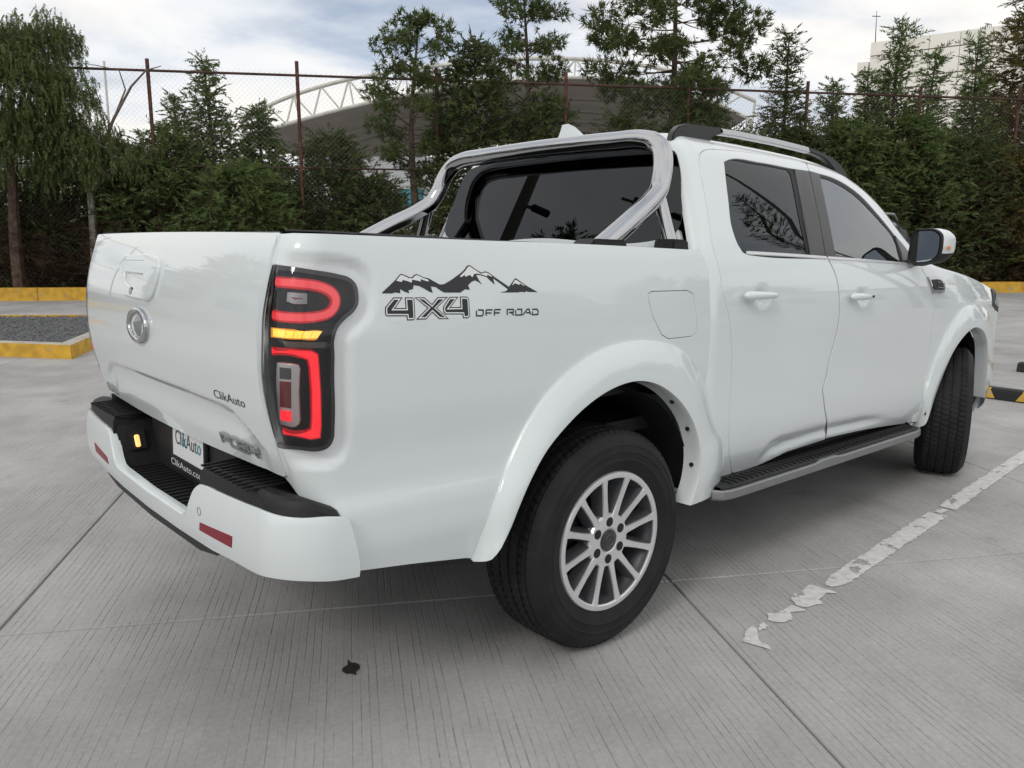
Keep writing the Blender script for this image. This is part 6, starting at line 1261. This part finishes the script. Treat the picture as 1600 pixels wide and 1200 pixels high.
for s in (-1, 1):
    for x0, x1, b0, b1 in ((-1.70, -1.0, -1.55, -1.02), (-.92, -.02, -.92, -.05), (.06, 1.02, .06, .50)):
        mb = MB(); mb.add([(x0, s*.742, 1.10), (x1, s*.742, 1.10), (b1, s*.692, 1.54), (b0, s*.692, 1.54)], [(0, 1, 2, 3)]); mb.build('window', M['lamp_black'], suv)
    mb = MB(); mb.tube([(-1.6, s*.60, 1.68), (-1.5, s*.60, 1.755), (.1, s*.60, 1.775), (.25, s*.60, 1.70)], .018, 8); mb.build('roof_rail', M['satin'], suv, smooth=True)
    for x in (-1.35, 1.38):
        w = link('wheel', ME['rim'], None, suv); w.location = (x, s*.79, .36); w.scale = (.93, .93, .93); w.rotation_euler = (0, 0, 0 if s < 0 else pi); link('tyre', ME['tyre'], None, w); link('spoke_backing', ME['back'], None, w)
    mb = MB(); mb.box((-2.2, s*.70, .88), (.08, .22, .16)); mb.build('tail_light', M['reflector'], suv, bevel=.02); mb = MB(); mb.box((2.17, s*.66, .80), (.10, .30, .12)); mb.build('headlight', M['badge'], suv, bevel=.02)
mb = MB(); mb.add([(-1.83, -.62, 1.54), (-1.83, .62, 1.54), (-2.128, .66, 1.08), (-2.128, -.66, 1.08)], [(0, 1, 2, 3)]); mb.build('rear_window', M['lamp_black'], suv)
suv.rotation_euler = (0, 0, pi)

src = [o for o in COL.objects if o.get('category') == 'tree' and o.get('group') == 'trees along the fence']; LAB = ['first', 'second', 'third', 'fourth', 'fifth', 'sixth', 'seventh', 'eighth', 'ninth', 'tenth']
for i, (x, k) in enumerate([(-2.2, 1), (-4.6, 0), (-12.2, 8), (-18.0, 1), (-23.5, 2)]):
    s0 = src[k % len(src)]; n_ = s0.copy(); COL.objects.link(n_); p = fpos(x)+FN*1.2; n_.location = (p.x, p.y, .22); n_.rotation_euler = (0, 0, 1.7*i+.6); n_['label'] = LAB[i]+' tree along the fence left of the picture, counted from the truck'
    for ch in list(s0.children): c2 = ch.copy(); COL.objects.link(c2); c2.parent = n_
# ================================================================== what stands behind the camera (seen in glass and paint)
def pole(label, az, dist, h, r0, r1, arm=None, P0=(.9, -.8)):
    t = tag(empty('lamp_post', (P0[0]+dist*cos(radians(az)), P0[1]+dist*sin(radians(az)), 0)), label, 'lamp post', 'posts around the parking lot'); mb = MB(); mb.bar((0, 0, 0), (0, 0, h), r0, 12, r1); mb.build('shaft', M['joint'], t, smooth=True)
    if arm:
        n = Vector((cos(radians(az+90)), sin(radians(az+90)), 0)); mb = MB(); mb.bar(n*-arm[0]*.3+Vector((0, 0, arm[1])), n*arm[0]+Vector((0, 0, arm[1]+.1)), .05, 8); mb.build('arm', M['joint'], t)
        mb = MB(); mb.box(n*arm[0]+Vector((0, 0, arm[1]+.08)), (.5, .3, .12), Matrix.Rotation(radians(az+90), 3, 'Z')); mb.build('lamp_head', M['plastic'], t, bevel=.03)
    return t
pole('tall thin lamp post off to the right, seen in the rear door glass', -18.8, 30, 17.4, .12, .07)
pole('stout tapered pole behind the tailgate side, mirrored in the rear window', 126.7, 16, 10.5, .24, .12, (.5, 7.7), (.6, .1))
pole('slim lamp post with one arm, mirrored at the edge of the rear window', 134.6, 22, 11.6, .11, .07, (1.5, 11.4), (.6, -.5))
conifer('spiky tall conifer off to the right, mirrored in the rear door glass', (.9+34*cos(radians(-20.2)), -.8+34*sin(radians(-20.2)), 0), 17.4, [(.50, .45), (.65, .80), (.85, .70), (1, .2)], 81, leaf='dark_green', nb=150, per=3, up=.55, ln=.20, r0=.26, spread=.25, droop=0, wob=.12, group='trees around the parking lot')
for i, (az, ds, h, R, sd) in enumerate([(131.5, 26, 11.2, 2.3, 82), (140, 30, 9, 3, 83), (118, 30, 8, 3, 84), (150, 34, 10, 3.2, 85)]):
    conifer(['round dark tree beyond the left rear of the truck', 'broad tree behind the truck, second from the fence', 'broad tree behind the truck, nearest the fence', 'broad tall tree farthest behind the truck'][i], (.6+ds*cos(radians(az)), ds*sin(radians(az)), 0), h, [(.25, R*.7), (.5, R), (.8, R*.7), (1, R*.15)], sd, leaf='dark_green', nb=130, per=4, ln=.4, wd=.035, group='trees around the parking lot')
for i, (az, ds, h, R, sd) in enumerate([(-38, 42, 8, 3.0, 86), (-30, 46, 6.5, 3.4, 87), (-11, 44, 7, 3.2, 88), (-2, 50, 9, 3.4, 89), (-48, 40, 6, 3.0, 90)]):
    conifer(['dark tree off to the right, second from the rear', 'low wide tree off to the right, middle of its row', 'dark tree off to the right, ahead of the spiky conifer', 'tallest tree far ahead on the right side', 'low tree off to the right, rearmost of its row'][i], (.9+ds*cos(radians(az)), -.8+ds*sin(radians(az)), 0), h, [(.15, R*.8), (.45, R), (.8, R*.7), (1, R*.15)], sd, leaf='dark_green', nb=120, per=4, ln=.45, wd=.04, group='trees around the parking lot')
def block(label, c, dims, rz, mat):
    t = tag(empty('low_building', (c[0], c[1], 0), rz), label, 'building'); mb = MB(); mb.box((0, 0, dims[2]/2), dims); mb.build('wall', mat, t); mb = MB(); mb.box((0, 0, dims[2]+.12), (dims[0]+.5, dims[1]+.5, .22)); mb.build('roof', M['joint'], t)
    n = int(dims[0]/3.2)
    for k in range(n):
        for s in (-1, 1): mb = MB(); mb.box((-dims[0]/2+dims[0]*(k+.5)/n, s*dims[1]/2, dims[2]*.55), (1.5, .10, 1.2)); mb.build('window', M['lamp_black'], t)
block('long pale building off to the right of the parking lot', (38, -30), (34, 8, 4.2), radians(60), M['palewall'])
block('pale building behind the left rear of the truck', (-22, 22), (26, 8, 4.6), radians(40), M['palewall'])
block('long low building behind the camera', (-24, -22), (36, 8, 4.4), radians(-45), M['cream'])
